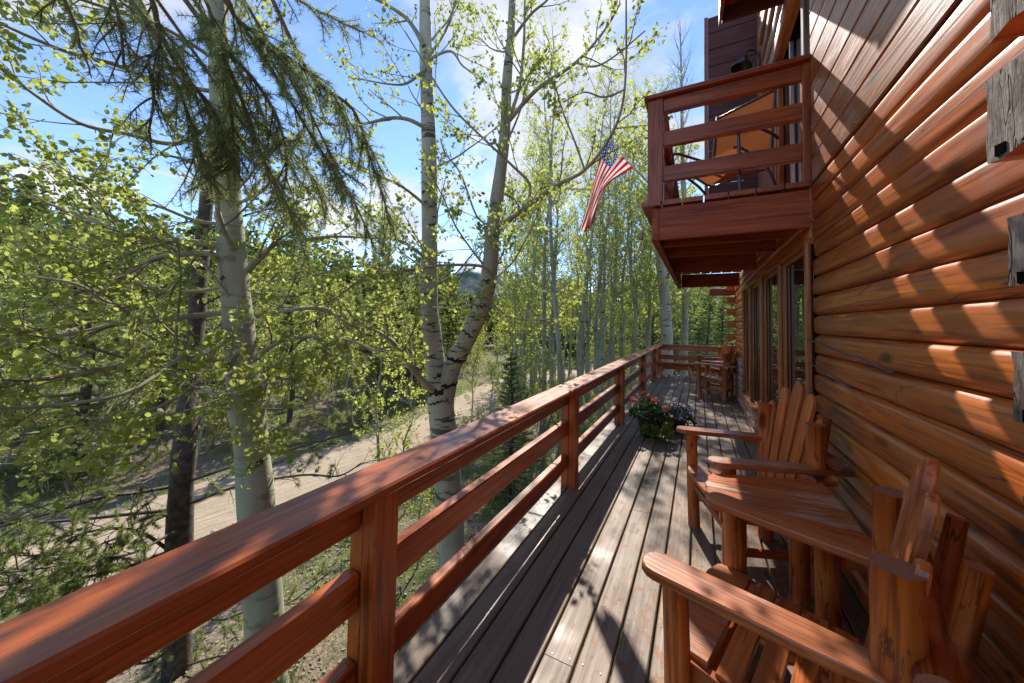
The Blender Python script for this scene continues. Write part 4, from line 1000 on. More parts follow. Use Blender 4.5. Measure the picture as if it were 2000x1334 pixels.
big_aspen('aspen_tree', 'straight pale aspen with wide leafy limbs, left of the forked aspen', stA, lmA, M_ASP, 21, (-3.6, 2.0, -2.2), SP, 3)
B0 = 5.15
stB = [([P(888, 1170, B0), P(884, 1100, B0), P(872, 900, B0), P(862, 800, B0), P(860, 745, B0)], [.26, .20, .185, .19, .17]),
       ([P(862, 775, B0), P(852, 720, B0), P(842, 640, B0+.05), P(837, 560, B0+.1), P(839, 480, B0+.1), P(838, 300, B0+.1), P(833, 150, B0+.1), P(830, 0, B0+.1), P(828, -150, B0+.1)], [.17, .145, .135, .125, .12, .108, .095, .08, .06]),
       ([P(866, 780, B0), P(884, 715, B0-.05), P(915, 655, B0-.08), P(945, 590, B0-.1), P(957, 520, B0-.1), P(963, 440, B0-.1), P(973, 370, B0-.1), P(986, 260, B0-.1), P(990, 160, B0-.1), P(998, 60, B0-.1), P(1003, -80, B0-.1)], [.15, .135, .128, .12, .112, .10, .09, .078, .068, .055, .04])]
lmB = [(pixpath([(970, 440), (1000, 425), (1030, 402), (1090, 360), (1142, 332), (1195, 262), (1220, 175), (1223, 0)], B0-.1, 3.3), .036, .6),
 (pixpath([(1030, 402), (1034, 360), (1002, 325), (950, 276), (890, 217), (852, 164), (824, 115), (790, 60)], 4.7, 4.1), .022, .65),
 (pixpath([(990, 241), (1048, 175), (1125, 122), (1180, 60), (1210, 10)], B0-.1, 4.2), .034, .7),
 (pixpath([(985, 255), (1013, 175), (1023, 87), (1025, 0), (1028, -80)], B0-.1, 4.6), .030, .8),
 (pixpath([(988, 95), (1034, 31), (1069, 0), (1110, -50)], B0-.1, 4.6), .026, .8),
 (pixpath([(835, 252), (796, 233), (757, 231), (715, 241), (663, 245), (600, 236)], B0, 4.7), .034, 1.1),
 (pixpath([(836, 406), (789, 367), (726, 336), (660, 300)], B0, 4.6), .026, 1.0),
 (pixpath([(850, 765), (831, 750), (796, 708), (764, 666), (715, 638), (663, 617), (610, 603), (540, 600)], B0-.1, 4.0), .048, 1.1),
 (pixpath([(764, 666), (752, 630), (742, 610)], 4.75, 4.7), .026, .5),
 (pixpath([(960, 536), (936, 519), (855, 519), (775, 531), (705, 519), (600, 540), (520, 550)], B0-.25, 3.9), .024, 1.1),
 (pixpath([(836, 508), (789, 473), (747, 466), (642, 463), (560, 475)], B0, 4.6), .028, 1.1),
 (pixpath([(828, 90), (796, 38), (740, 0), (700, -30)], B0, 5.0), .038, .9),
 (pixpath([(834, 130), (800, 160), (765, 165), (680, 150)], B0, 4.8), .022, 1.0),
 (pixpath([(838, 110), (870, 60), (890, 0), (900, -50)], B0, 4.9), .022, .8),
 (pixpath([(838, 115), (880, 100), (905, 130), (940, 150)], B0, 4.8), .022, 1.0),
 (pixpath([(948, 570), (970, 600), (1000, 620), (1060, 625), (1110, 618)], B0-.2, 4.6), .012, .9),
 (pixpath([(845, 600), (880, 600), (900, 580), (915, 600)], B0-.1, 4.3), .010, 1.2),
 (pixpath([(955, 440), (930, 420), (900, 340), (870, 300), (860, 270)], B0-.1, 4.6), .016, .8),
 (pixpath([(1142, 332), (1120, 270), (1100, 220), (1080, 150)], 4.0, 3.9), .012, 1.0),
 (pixpath([(1220, 175), (1180, 190), (1140, 180), (1100, 200)], 3.5, 3.7), .010, 1.0),
 (pixpath([(1125, 122), (1160, 130), (1200, 110), (1260, 60)], 4.45, 4.0), .014, .6)]
SPB = dict(SP, leaf=.049, step=.024, dens=(5.6, 5.6), len=(.8, .34))
big_aspen('forked_aspen_tree', 'black-scarred aspen forking into two trunks just outside the railing', stB, lmB, M_ASPB, 33, (-3.25, 4.3, -2.15), SPB, 7)

# ---- conifers
def needles(pos, dirs, L, w, rng, bulkname=None):
    n = len(pos); h = rng.normal(size=(n, 3)); s = np.cross(dirs, h); s /= np.linalg.norm(s, axis=1)[:, None] + 1e-9
    L = np.broadcast_to(L, (n,))[:, None]; V = np.stack([pos - s*w/2, pos + s*w/2, pos + dirs*L], 1).reshape(-1, 3)
    return V, np.arange(3*n).reshape(-1, 3)
class Needle:
    def __init__(s, seed): s.rng = np.random.default_rng(seed); s.p, s.d, s.l = [], [], []
    def along(s, pts, per_m, L, splay=.8, start=0.0, upbias=.0):
        pts = np.array([tuple(p) for p in pts]); seg = np.linalg.norm(np.diff(pts, axis=0), axis=1); tot = seg.sum(); n = int(per_m*tot*(1-start))
        if n < 1: return
        f = (start + (1-start)*s.rng.random(n))*tot; cum = np.concatenate([[0], np.cumsum(seg)]); k = np.clip(np.searchsorted(cum, f)-1, 0, len(seg)-1)
        fr = ((f-cum[k])/np.maximum(seg[k], 1e-6))[:, None]; pos = pts[k]*(1-fr) + pts[k+1]*fr
        tg_ = (pts[k+1]-pts[k])/np.maximum(seg[k], 1e-6)[:, None]; r_ = s.rng.normal(size=(n, 3)); r_ -= tg_*(r_*tg_).sum(1)[:, None]; r_ /= np.linalg.norm(r_, axis=1)[:, None] + 1e-9
        d_ = tg_*(1-splay*.55) + r_*splay; d_[:, 2] += upbias; d_ /= np.linalg.norm(d_, axis=1)[:, None]
        s.p.append(pos); s.d.append(d_); s.l.append(L*s.rng.uniform(.7, 1.15, n))
    def obj(s, name, mat, w, parent=None, mw=None):
        V, F = needles(np.concatenate(s.p), np.concatenate(s.d), np.concatenate(s.l), w, s.rng)
        o = put(name, bulk(name, V, F, mat), parent, mw); o['kind'] = 'stuff'; return o
# drooping spruce boughs overhead, from a trunk standing just out of the frame
ts = thing('drooping_spruce', (-2.9, -0.45, -2.15), 'dark spruce hanging long drooping boughs across the sky above the railing', 'tree')
w = Wood(); w.add([Vector((-2.9, -.45, -2.3)), Vector((-2.88, -.45, 1)), Vector((-2.9, -.42, 5)), Vector((-2.9, -.4, 10))], [.2, .17, .12, .04], 12); w.obj('trunk', M_DTRK, ts)
nd, tw, g = Needle(5), Wood(), random.Random(5); rngb = Tree(6)
def bough(ps, d0, d1, zt, r0, n_side, slen, nl=.040):
    pp = pixpath(ps, d0, d1); o_ = Vector((-2.9, -.42, zt)); q = smooth_path([o_, o_.lerp(pp[0], .4) + Vector((0, 0, .16)), o_.lerp(pp[0], .75) + Vector((0, 0, .12))] + pp, 6); n_side = int(n_side*.85); L = sum((q[i+1]-q[i]).length for i in range(len(q)-1))
    w = Wood(); w.add(q, np.linspace(r0, .004, len(q)), 7); w.obj('bough', M_STWG, ts)
    nd.along(q, 160, nl, .9, .5)
    for k in range(n_side):
        f = .42 + .57*(k+g.random())/n_side; i = min(int(f*(len(q)-1)), len(q)-2); tang = (q[i+1]-q[i]).normalized()
        sd = tang.cross(Vector((0, 0, 1))).normalized()*(1 if k % 2 else -1)
        d_ = (tang*.75 + sd*g.uniform(.3, 1.0) + Vector((g.gauss(0, .15), g.gauss(0, .15), -g.uniform(.0, .75)))).normalized()
        l = slen*g.uniform(.7, 1.5)*(1.1-.5*f); pts = rngb.wander(q[i], d_, l, 6, -.05, .09)
        tw.add(pts, np.linspace(.0042, .0014, len(pts)), 4); nd.along(pts, 400, nl, .95, .02)
        for m_ in range(int(l*17)):
            ff = g.uniform(.15, .9); ii = min(int(ff*5), 4); tg2 = (pts[ii+1]-pts[ii]).normalized(); d2 = rngb.side(tg2, math.radians(g.uniform(28, 55))); d2.z -= .15
            p2 = rngb.wander(pts[ii], d2, g.uniform(.05, .14)*(1.2-.6*ff), 3, -.03, .06); tw.add(p2, np.linspace(.0024, .001, len(p2)), 3); nd.along(p2, 450, nl*.85, .95)
bough([(276, -40), (315, 70), (364, 150), (413, 210), (440, 265), (455, 330)], 1.55, 1.75, 4.0, .017, 30, .36)
bough([(340, -30), (420, 77), (497, 157), (545, 240), (560, 330), (545, 400)], 1.65, 1.95, 4.3, .017, 32, .36)
bough([(427, -30), (462, 35), (525, 84), (600, 140), (660, 200), (690, 290)], 1.75, 2.15, 4.6, .017, 30, .36)
bough([(500, -60), (600, 136), (690, 215), (720, 300), (750, 390), (765, 450)], 1.9, 2.25, 4.9, .016, 32, .36)
bough([(480, 60), (609, 266), (650, 330), (690, 390), (725, 470)], 1.9, 2.1, 4.4, .013, 26, .33)
bough([(380, 0), (470, 190), (510, 300), (560, 400), (585, 470)], 1.7, 1.8, 4.2, .013, 26, .33)
bough([(430, 170), (520, 250), (600, 330), (640, 410)], 2.0, 2.1, 4.2, .012, 22, .3)
bough([(250, -40), (330, 130), (370, 230), (390, 300), (400, 350)], 1.6, 1.7, 4.0, .012, 26, .32)
bough([(450, -40), (540, 110), (600, 210), (640, 290), (670, 350)], 1.9, 2.1, 4.6, .013, 28, .34)
bough([(380, -40), (430, 100), (450, 200), (455, 280), (450, 330)], 1.65, 1.75, 4.3, .012, 28, .30)
bough([(530, -50), (600, 10), (660, 40), (705, 62)], 1.9, 2.15, 5.0, .013, 14, .26)
bough([(100, -60), (126, 0), (146, 50), (156, 95)], 1.2, 1.25, 3.4, .009, 8, .14)
bough([(190, -60), (224, 10), (236, 60), (242, 130)], 1.3, 1.35, 3.5, .010, 12, .18)
bough([(300, 60), (290, 120), (300, 190), (290, 260)], 1.5, 1.5, 3.8, .010, 15, .24)
tw.obj('twigs', M_STWG, ts, 'stuff'); nd.obj('needles', M_NEED, .0026, ts)
M_CONE = plain('spruce_cone', (0.30, 0.05, 0.05), .7)
for px, py, dd in ((656, 290, 2.1), (660, 338, 2.1), (675, 340, 2.1), (690, 373, 2.1), (676, 195, 2.2), (760, 500, 2.2)):
    lathe('cone', [(0, .012), (.005, .008), (.006, 0), (.004, -.01), (0, -.014)], M_CONE, P(px, py, dd), ts, 8)

# dark pine with bare lower branches beyond the left half of the railing
Q0 = 3.75
tp = thing('lodgepole_pine', (-4.8, 1.8, -2.4), 'dark-barked pine with bare curling lower branches, below the railing on the road side', 'tree')
w = Wood(); tq = smooth_path([P(342, 1500, Q0), P(345, 1330, Q0), P(352, 1000, Q0), P(362, 860, Q0), P(374, 740, Q0+.3), P(385, 620, Q0+.5), P(393, 500, Q0+.6), P(410, 330, Q0+.7), P(430, 150, Q0+.7), P(440, -60, Q0+.8), P(445, -300, Q0+.8)], 4)
w.add(tq, np.interp(np.linspace(0, 1, len(tq)), [0, .2, .5, .8, 1], [.135, .108, .085, .06, .02])*(1+.06*np.sin(np.arange(len(tq))*1.9)), 12); w.obj('trunk', M_DTRK, tp)
TP = Tree(77); ndp = Needle(8); twp = Wood()
def pine_limb(ps, d0, d1, r0, nt, tuft, dead=.5, tl=.42):
    q = smooth_path(pixpath(ps, d0, d1), 5); w = Wood(); w.add(q, np.linspace(r0, .005, len(q)), 7); w.obj('branch', M_DTWG, tp)
    for k in range(nt):
        f = .12 + .88*(k+TP.g.random())/nt; i = min(int(f*(len(q)-1)), len(q)-2); d_ = TP.side((q[i+1]-q[i]).normalized(), math.radians(TP.g.uniform(30, 75)))
        l = tl*TP.g.uniform(.4, 1.2); pts = TP.wander(q[i], d_, l, 7, -.03, .22); twp.add(pts, np.linspace(.0045, .0014, len(pts)), 4)
        for m_ in range(TP.g.randint(1, 4)):
            i2 = TP.g.randint(1, 6); p2 = TP.wander(pts[i2], TP.side((pts[i2]-pts[i2-1]).normalized(), .9), l*.5, 5, -.02, .28); twp.add(p2, np.linspace(.0026, .001, len(p2)), 3)
            if TP.g.random() > dead: ndp.along(p2, 1300, .042, .75, .35)
        if TP.g.random() > dead: ndp.along(pts, 1200*tuft, .045, .75, .45)
pine_limb([(338, 950), (270, 962), (200, 972), (80, 1008), (-40, 1040)], Q0, 2.7, .021, 18, 1, .7)
pine_limb([(336, 996), (256, 1004), (120, 1018), (0, 1022), (-60, 1020)], Q0, 2.8, .021, 18, 1, .7)
pine_limb([(374, 938), (464, 908), (560, 880), (680, 845), (720, 820)], Q0, 3.3, .017, 14, 1, .6)
pine_limb([(374, 982), (470, 948), (590, 928), (660, 930), (705, 905)], Q0, 3.1, .016, 14, 1, .5)
pine_limb([(330, 1075), (280, 1042), (220, 1032), (140, 1050), (60, 1100)], Q0, 2.6, .018, 15, 1, .35)
pine_limb([(335, 1075), (240, 1110), (150, 1130), (60, 1135), (-40, 1150)], Q0-.1, 2.4, .017, 18, 1, .15)
pine_limb([(340, 1130), (250, 1170), (170, 1165), (90, 1180), (0, 1190)], Q0-.1, 2.5, .016, 18, 1, .15)
pine_limb([(370, 1080), (430, 1050), (500, 1035), (560, 1040)], Q0, 3.4, .012, 10, 1, .6)
pine_limb([(360, 1240), (300, 1290), (230, 1300), (150, 1330)], Q0, 3.0, .014, 13, 1, .3)
pine_limb([(365, 1200), (430, 1210), (480, 1195), (560, 1180), (640, 1120)], Q0, 3.4, .013, 14, 1, .4)
pine_limb([(365, 1300), (440, 1280), (520, 1290), (600, 1260)], Q0, 3.4, .013, 13, 1, .3)
pine_limb([(370, 860), (300, 850), (200, 870), (60, 880)], Q0, 3.6, .014, 14, 1, .4)
pine_limb([(370, 800), (440, 790), (540, 800), (640, 780)], Q0+.2, 4.2, .014, 14, 1, .4)
pine_limb([(378, 720), (300, 700), (200, 720), (100, 700)], Q0+.3, 4.2, .016, 18, 1, .25)
pine_limb([(385, 640), (300, 600), (200, 610), (80, 580)], Q0+.5, 4.4, .016, 20, 1, .15, .55)
pine_limb([(388, 600), (460, 570), (560, 580), (640, 560)], Q0+.5, 4.6, .016, 18, 1, .15, .55)
pine_limb([(395, 520), (320, 480), (220, 470), (120, 440)], Q0+.6, 4.5, .016, 22, 1, .1, .6)
pine_limb([(400, 450), (480, 420), (560, 400), (640, 380)], Q0+.6, 4.8, .015, 20, 1, .1, .6)
pine_limb([(338, 1040), (260, 1080), (180, 1090), (80, 1110), (-20, 1120)], Q0-.2, 2.2, .014, 20, 1, .1)
pine_limb([(340, 1180), (270, 1215), (190, 1220), (110, 1240), (20, 1250)], Q0-.2, 2.3, .014, 18, 1, .1)
pine_limb([(338, 1000), (230, 1050), (140, 1080), (40, 1085)], Q0, 2.5, .012, 16, 1, .15)
twp.obj('twigs', M_DTWG, tp, 'stuff'); ndp.obj('needles', M_PINE, .0042, tp)

def conifer(seed, Hh, Rr, kind, nl, nw, dens):
    """one free-standing conifer at the origin -> (trunk mesh, needle mesh)"""
    T = Tree(seed); n = Needle(seed); w = Wood(); g = T.g
    tq = [Vector((.05*Hh*.2*math.sin(i*.9+seed), .05*Hh*.2*math.cos(i*.7+seed), Hh*i/8)) for i in range(9)]; tq[0] = Vector((0, 0, -.2))
    w.add(tq, np.linspace(Hh*.014+.02, .012, 9), 8)
    z = Hh*(.06 if kind == 'spruce' else .20)
    while z < Hh*.985:
        f = z/Hh; nb = 5 if kind == 'spruce' else g.randint(3, 5); a0 = g.uniform(0, 6.28)
        Lb = Rr*((1-f)**.85*.95 + .05) if kind == 'spruce' else Rr*(.35+.65*math.sin(min(1, (1-f)*1.35)*PI*.5))*(1-.45*f)
        for k in range(nb):
            a = a0 + 6.28*k/nb + g.gauss(0, .25); l = Lb*g.uniform(.65, 1.15); el_ = (-.28+.75*f if kind == 'spruce' else .05+.5*f) + g.gauss(0, .1)
            i = min(int(f*8), 7); p = tq[i].lerp(tq[i+1], f*8-i)
            pts = T.wander(p, (math.cos(a)*math.cos(el_), math.sin(a)*math.cos(el_), math.sin(el_)), l, 6, .035, .06)
            w.add(pts, np.linspace(.006+.011*l, .003, 7), 4); n.along(pts, dens*1.1, nl, .85, .35, .08)
            for m_ in range(max(3, int(l*8))):
                ff = g.uniform(.22, .97); ii = min(int(ff*6), 5); tg_ = (pts[ii+1]-pts[ii]).normalized(); sd = tg_.cross(Vector((0, 0, 1))).normalized()*g.choice((-1, 1))
                d_ = (tg_*.7 + sd*g.uniform(.5, .9) + Vector((0, 0, g.uniform(-.3, .15)))).normalized()
                p2 = T.wander(pts[ii], d_, l*.36*(1.15-.7*ff)*g.uniform(.7, 1.2)+.05, 3, .02, .08); n.along(p2, dens, nl, .85, .0, .08)
        z += Hh*(.032 if kind == 'spruce' else .04)*g.uniform(.8, 1.2)
    V, F = needles(np.concatenate(n.p), np.concatenate(n.d), np.concatenate(n.l), nw, n.rng)
    return bulk('trunk', np.concatenate(w.V), np.concatenate(w.F), M_DTRK, True), bulk('needles', V, F, M_PINE if kind == 'pine' else M_NEED)
def stand(tpl, name, label, cat, group, x, y, sc, rz, lean=(0, 0), stuff='crown', z=None, names=('trunk', 'crown')):
    zz = gz(x, y) if z is None else z
    t = thing(name, (x, y, zz), label, cat, group); t.rotation_euler = (lean[0], lean[1], rz); t.scale = (sc, sc, sc)
    for nm, me in zip(names, tpl):
        o = put(nm, me, t, None, True)
        if nm != 'trunk' and nm != 'stems': o['kind'] = 'stuff'
    return t
PT = [conifer(201, 11, 2.0, 'pine', .14, .026, 190), conifer(202, 9.5, 1.8, 'pine', .14, .026, 190), conifer(203, 12, 2.0, 'spruce', .10, .024, 170), conifer(204, 8.5, 1.7, 'spruce', .10, .024, 180)]
ys_ = conifer(205, 3.15, .78, 'spruce', .036, .0090, 900)
stand(ys_, 'young_spruce', 'small dark young spruce standing between forked aspen and railing posts', 'tree', None, *P(996, 955, 7.4).xy, 1.0, .4, z=P(996, 955, 7.4).z-.25)

def frustum(az_deg, d_): a = math.radians(az_deg); return -math.sin(a)*d_, math.cos(a)*d_
g = random.Random(404)
placed = []
def ok(x, y, md):
    if float(road_dist(np.array([x]), np.array([y]))[0]) < 2.2: return False
    if x > -1.8 and y < 13.5: return False
    if x > 0 and y < 15: return False
    if any((x-a)**2+(y-b)**2 < md*md for a, b in placed): return False
    placed.append((x, y)); return True
n_ = 0
LABP = {0: ('pine_tree', 'tall dark pine in the wood across the dirt road'), 2: ('spruce_tree', 'narrow dark spruce in the wood across the dirt road')}
while n_ < 62:
    azd = g.uniform(38, 88); dd = g.uniform(13.0, 46)
    x, y = frustum(azd, dd)
    if x > -12.2 or not ok(x, y, 1.2): continue
    k = g.choice((0, 1, 0, 1, 2, 3)); nm, lb = LABP[0 if k < 2 else 2]
    stand(PT[k], nm, lb, 'tree', 'conifers across the road', x, y, g.uniform(.55, 1.0)*(.72 if azd > 58 else .9), g.uniform(0, 6.28), (g.gauss(0, .02), g.gauss(0, .02))); n_ += 1
for azd, dd, k, sc in ((36.5, 24, 0, .62), (37.6, 27, 1, .85), (39, 22, 3, .6), (34.8, 30, 2, .5), (41, 26, 0, .8), (43, 24, 2, .7), (45, 22, 0, .7), (33.2, 42, 3, .5), (30.5, 46, 1, .42), (28, 44, 2, .5), (47, 25, 1, .75)):
    x, y = frustum(azd, dd); stand(PT[k], LABP[0 if k < 2 else 2][0], 'mid-distance conifer beyond the bend of the road', 'tree', 'conifers beyond the road bend', x, y, sc, g.uniform(0, 6.28))
for azd, dd, k, sc in ((1.5, 19, 3, .55), (-1.2, 18, 2, .5), (3.6, 24, 3, .6), (-3, 22, 3, .7), (0, 26, 2, .75), (6, 27, 0, .7), (9, 30, 3, .6), (-5, 25, 1, .7)):
    x, y = frustum(azd, dd); stand(PT[k], 'spruce_tree' if k > 1 else 'pine_tree', 'green conifer behind the far end of the deck by the cabin corner', 'tree', 'conifers behind the deck end', x, y, sc, g.uniform(0, 6.28))

# ---- slender aspens of the grove: four kinds, each copied
def slim_aspen(seed, Hh, leaf, step, nl, kind='grove'):
    T = Tree(seed); g = T.g; w = Wood()
    q = smooth_path([Vector((0, 0, -.3))] + [Vector((g.gauss(0, .05)*i*.6, g.gauss(0, .05)*i*.6, Hh*i/6)) for i in range(1, 7)], 4)
    w.add(q, np.linspace(Hh*.0062+.012, .006, len(q)), 8)
    sp = dict(max=2, leaf=leaf, step=step, dens=(3.4, 5.5), len=(.55, .26), ang=(25, 55), bias=.2, up=.06, jit=.1)
    for k in range(nl):
        f = g.uniform(.24, .99)**.9; i = min(int(f*(len(q)-1)), len(q)-2); d_ = T.side(Vector((0, 0, 1)), math.radians(g.uniform(35, 65)))
        l = g.uniform(.6, 1.25)*Hh*.135*(1.3-.85*f); pts = T.wander(q[i], d_, l, 6, .06, .08); w.add(pts, np.linspace(.004+.008*l, .002, 7), 4)
        T.branch(pts, .005, 0, sp, int(l*sp['dens'][0])+1, l, .2)
    A = np.array(T.leaf); V, F = scatter(LEAF_V, LEAF_F, A[:, :3], rand_rot(len(A), T.rng), A[:, 3])
    w.add([Vector((0, 0, -.3)), Vector((0, 0, -.29))], .01, 3)
    for Vw, Fw in zip(T.twigs.V, T.twigs.F): pass
    tw_ = Wood(); tw_.V, tw_.F, tw_.n = w.V + T.twigs.V, w.F + [f + w.n for f in T.twigs.F], w.n + T.twigs.n
    return bulk('trunk', np.concatenate(tw_.V), np.concatenate(tw_.F), M_GTRK, True), bulk('crown', V, F, M_LEAF2), len(A)
SA = [slim_aspen(301, 9.5, .062, .036, 70), slim_aspen(302, 8.5, .062, .036, 64), slim_aspen(303, 10.5, .062, .038, 72), slim_aspen(304, 7.5, .062, .034, 60)]
SAS = [slim_aspen(306, 9.5, .058, .11, 52), slim_aspen(307, 8.5, .058, .11, 48)]
SAP = [slim_aspen(311, 3.4, .054, .026, 34), slim_aspen(312, 2.6, .052, .026, 30)]
print('slim leaves', [s[2] for s in SA+SAP])
GRV = [(1100, 740, 11.5, 2), (1062, 640, 13, 0), (1160, 715, 13.5, 1), (1174, 715, 12.2, 2), (1190, 708, 14.5, 0), (1216, 690, 15, 3), (1132, 732, 12.5, 1), (1240, 690, 17, 2), (1258, 680, 16, 0),
       (1020, 740, 15, 3), (1085, 700, 16.5, 1), (1147, 690, 18, 2), (1200, 680, 19, 0), (1040, 690, 20, 2), (1110, 680, 21, 0), (1270, 680, 20, 1), (1233, 690, 13.3, 3), (1325, 660, 19, 0), (1350, 655, 22, 1), (1010, 690, 25, 2), (1180, 670, 25, 2), (1255, 670, 27, 0), (1075, 690, 27, 3), (1130, 670, 30, 0)]
for k in range(30):
    GRV.append((random.Random(k).uniform(960, 1330), 690, 14 + 19*random.Random(k+50).random(), k % 4))
for px, py, dd, k in GRV:
    p = P(px, py, dd); placed.append((p.x, p.y))
    lit = 1030 < px < 1225 and dd < 19          # thinner crowns where the sun comes through
    stand((SAS[k % 2] if lit else SA[k])[:2], 'slender_aspen', 'slender pale aspen in the grove beyond the middle of the railing', 'tree', 'slender aspens of the grove', p.x, p.y, g.uniform(1.1, 1.5), g.uniform(0, 6.28), (g.gauss(0, .035), g.gauss(0, .035)))
p = P(1303, 680, 13.8)
big = Tree(55)
t_ = thing('corner_aspen', (p.x, p.y, gz(p.x, p.y)), 'thick scarred aspen trunk right behind the far corner of the railing', 'tree')
w = Wood(); q = smooth_path([(p.x, p.y, gz(p.x, p.y)-.2), P(1301, 620, 13.8), P(1291, 520, 13.8), P(1283, 440, 13.8), P(1276, 330, 13.8), P(1268, 180, 13.8)], 5); w.add(q, np.linspace(.24, .09, len(q)), 12); w.obj('trunk', M_ASPB, t_)
sp = dict(SPB, dens=(3, 5), len=(.7, .34), leaf=.058, step=.06)
for k in range(34):
    f = big.g.uniform(.42, 1); i = min(int(f*(len(q)-1)), len(q)-2); d_ = big.side((q[i+1]-q[i]).normalized(), math.radians(big.g.uniform(40, 70))); pts = big.wander(q[i], d_, big.g.uniform(.7, 1.7), 6, .06, .1)
    w2_ = Wood(); w2_.add(pts, np.linspace(.02, .005, 7), 5); w2_.obj('limb', M_ASPL, t_); big.branch(pts, .01, 0, sp, 5, 1.2, .2)
big.twigs.obj('twigs', M_ASPT, t_, 'stuff'); big.crown('crown', M_LEAF2, t_)
# bare tree behind the balcony
bt = Tree(91); p = P(1336, 640, 15.5); t_ = thing('bare_tree', (p.x, p.y, gz(p.x, p.y)), 'grey leafless tree with fine branches behind the upper balcony', 'tree')
w = Wood(); q = smooth_path([(p.x, p.y, gz(p.x, p.y)-.2), P(1338, 480, 15.5), P(1333, 300, 15.5), P(1331, 160, 15.5), P(1328, 40, 15.5)], 6); w.add(q, np.linspace(.16, .012, len(q)), 9); w.obj('trunk', M_ASPL, t_)
spn = dict(max=2, leaf=.01, step=9, dens=(4.5, 5), len=(.75, .4), ang=(22, 45), bias=.3, up=.09, jit=.08)
for k in range(30):
    f = bt.g.uniform(.35, .97); i = min(int(f*(len(q)-1)), len(q)-2); d_ = bt.side((q[i+1]-q[i]).normalized(), math.radians(bt.g.uniform(30, 50))); l = bt.g.uniform(1.2, 2.2)*(1.35-f); pts = bt.wander(q[i], d_, l, 7, .10, .07)
    w2_ = Wood(); w2_.add(pts, np.linspace(.022, .005, 8), 5); w2_.obj('limb', M_ASPL, t_); bt.branch(pts, .012, 0, spn, int(l*5), l, .2)
bt.twigs.obj('twigs', plain('grey_twig', (.17, .15, .125), .9), t_, 'stuff')

n_ = 0
while n_ < 40:          # leafy aspens mixed into the far side of the road
    azd = g.uniform(36, 88); dd = g.uniform(11.5, 30); x, y = frustum(azd, dd)
    if x > -11.6 or not ok(x, y, 1.0): continue
    k = g.randint(0, 3); stand(SA[k][:2], 'roadside_aspen', 'leafy light green aspen among the pines across the dirt road', 'tree', 'aspens across the road', x, y, g.uniform(.30, .62), g.uniform(0, 6.28), (g.gauss(0, .05), g.gauss(0, .05))); n_ += 1
# ---- saplings and shrubs
def shrub(seed, Hh, leaf, mat):
    T = Tree(seed); g = T.g; w = Wood(); sp = dict(max=2, leaf=leaf, step=.030, dens=(7, 7), len=(.42, .2), ang=(22, 50), bias=.15, up=.05, jit=.12)
    for k in range(9):
        a = g.uniform(0, 6.28); pts = T.wander((g.gauss(0, .12), g.gauss(0, .12), -.1), (math.cos(a)*.5, math.sin(a)*.5, 1), Hh*g.uniform(.6, 1.1), 7, .02, .10); w.add(pts, np.linspace(.012, .003, 8), 5); T.branch(pts, .006, 0, sp, int(Hh*6), Hh, .25)
    A = np.array(T.leaf); V, F = scatter(LEAF_V, LEAF_F, A[:, :3], rand_rot(len(A), T.rng, .2), A[:, 3])
    W_ = w.V + T.twigs.V; Fs = w.F + [f + w.n for f in T.twigs.F]
    return bulk('stems', np.concatenate(W_), np.concatenate(Fs), M_ASPT, True), bulk('foliage', V, F, mat)
SH = [shrub(401, 1.5, .042, M_SHRUB), shrub(402, 1.1, .040, M_SHRUB)]
n_ = 0
while n_ < 60:          # leafy saplings along the road verges
    azd = g.uniform(4, 70); dd = g.uniform(8.5, 34); x, y = frustum(azd, dd); rd = float(road_dist(np.array([x]), np.array([y]))[0])
    if x > -3.6 and y < 16: continue
    if 30 < azd < 43 and dd < 14: continue
    if not ok(x, y, .8): continue
    k = g.randint(0, 1); stand(SAP[k][:2], 'aspen_sapling', 'leafy young aspen sapling among the undergrowth by the road', 'tree', 'aspen saplings by the road', x, y, g.uniform(.75, 1.5), g.uniform(0, 6.28), (g.gauss(0, .06), g.gauss(0, .06))); n_ += 1
for px, py, dd, sc, k in ((795, 850, 7.2, .85, 0), (752, 880, 7.6, .7, 1), (815, 1075, 5.4, .62, 1), (690, 820, 12.5, .8, 0), (925, 700, 14, 1.0, 0), (960, 720, 16, 1.1, 1), (1055, 760, 9.5, .8, 0), (1150, 770, 9.6, .7, 1)):
    p = P(px, py, dd); stand(SAP[k][:2], 'aspen_sapling', 'thin young aspen sapling close to the dirt road edge', 'tree', 'saplings close to the road edge', p.x, p.y, sc, g.uniform(0, 6.28))
n_ = 0
while n_ < 150:
    azd = g.uniform(2, 84); dd = g.uniform(9, 36)**1.0; x, y = frustum(azd, dd)
    if x > -4.2 and y < 15: continue
    if not ok(x, y, .55): continue
    k = g.randint(0, 1); stand(SH[k], 'shrub', 'yellow-green spring shrub in the undergrowth between the trees', 'shrub', 'shrubs in the undergrowth', x, y, g.uniform(.6, 1.3), g.uniform(0, 6.28), names=('stems', 'foliage')); n_ += 1
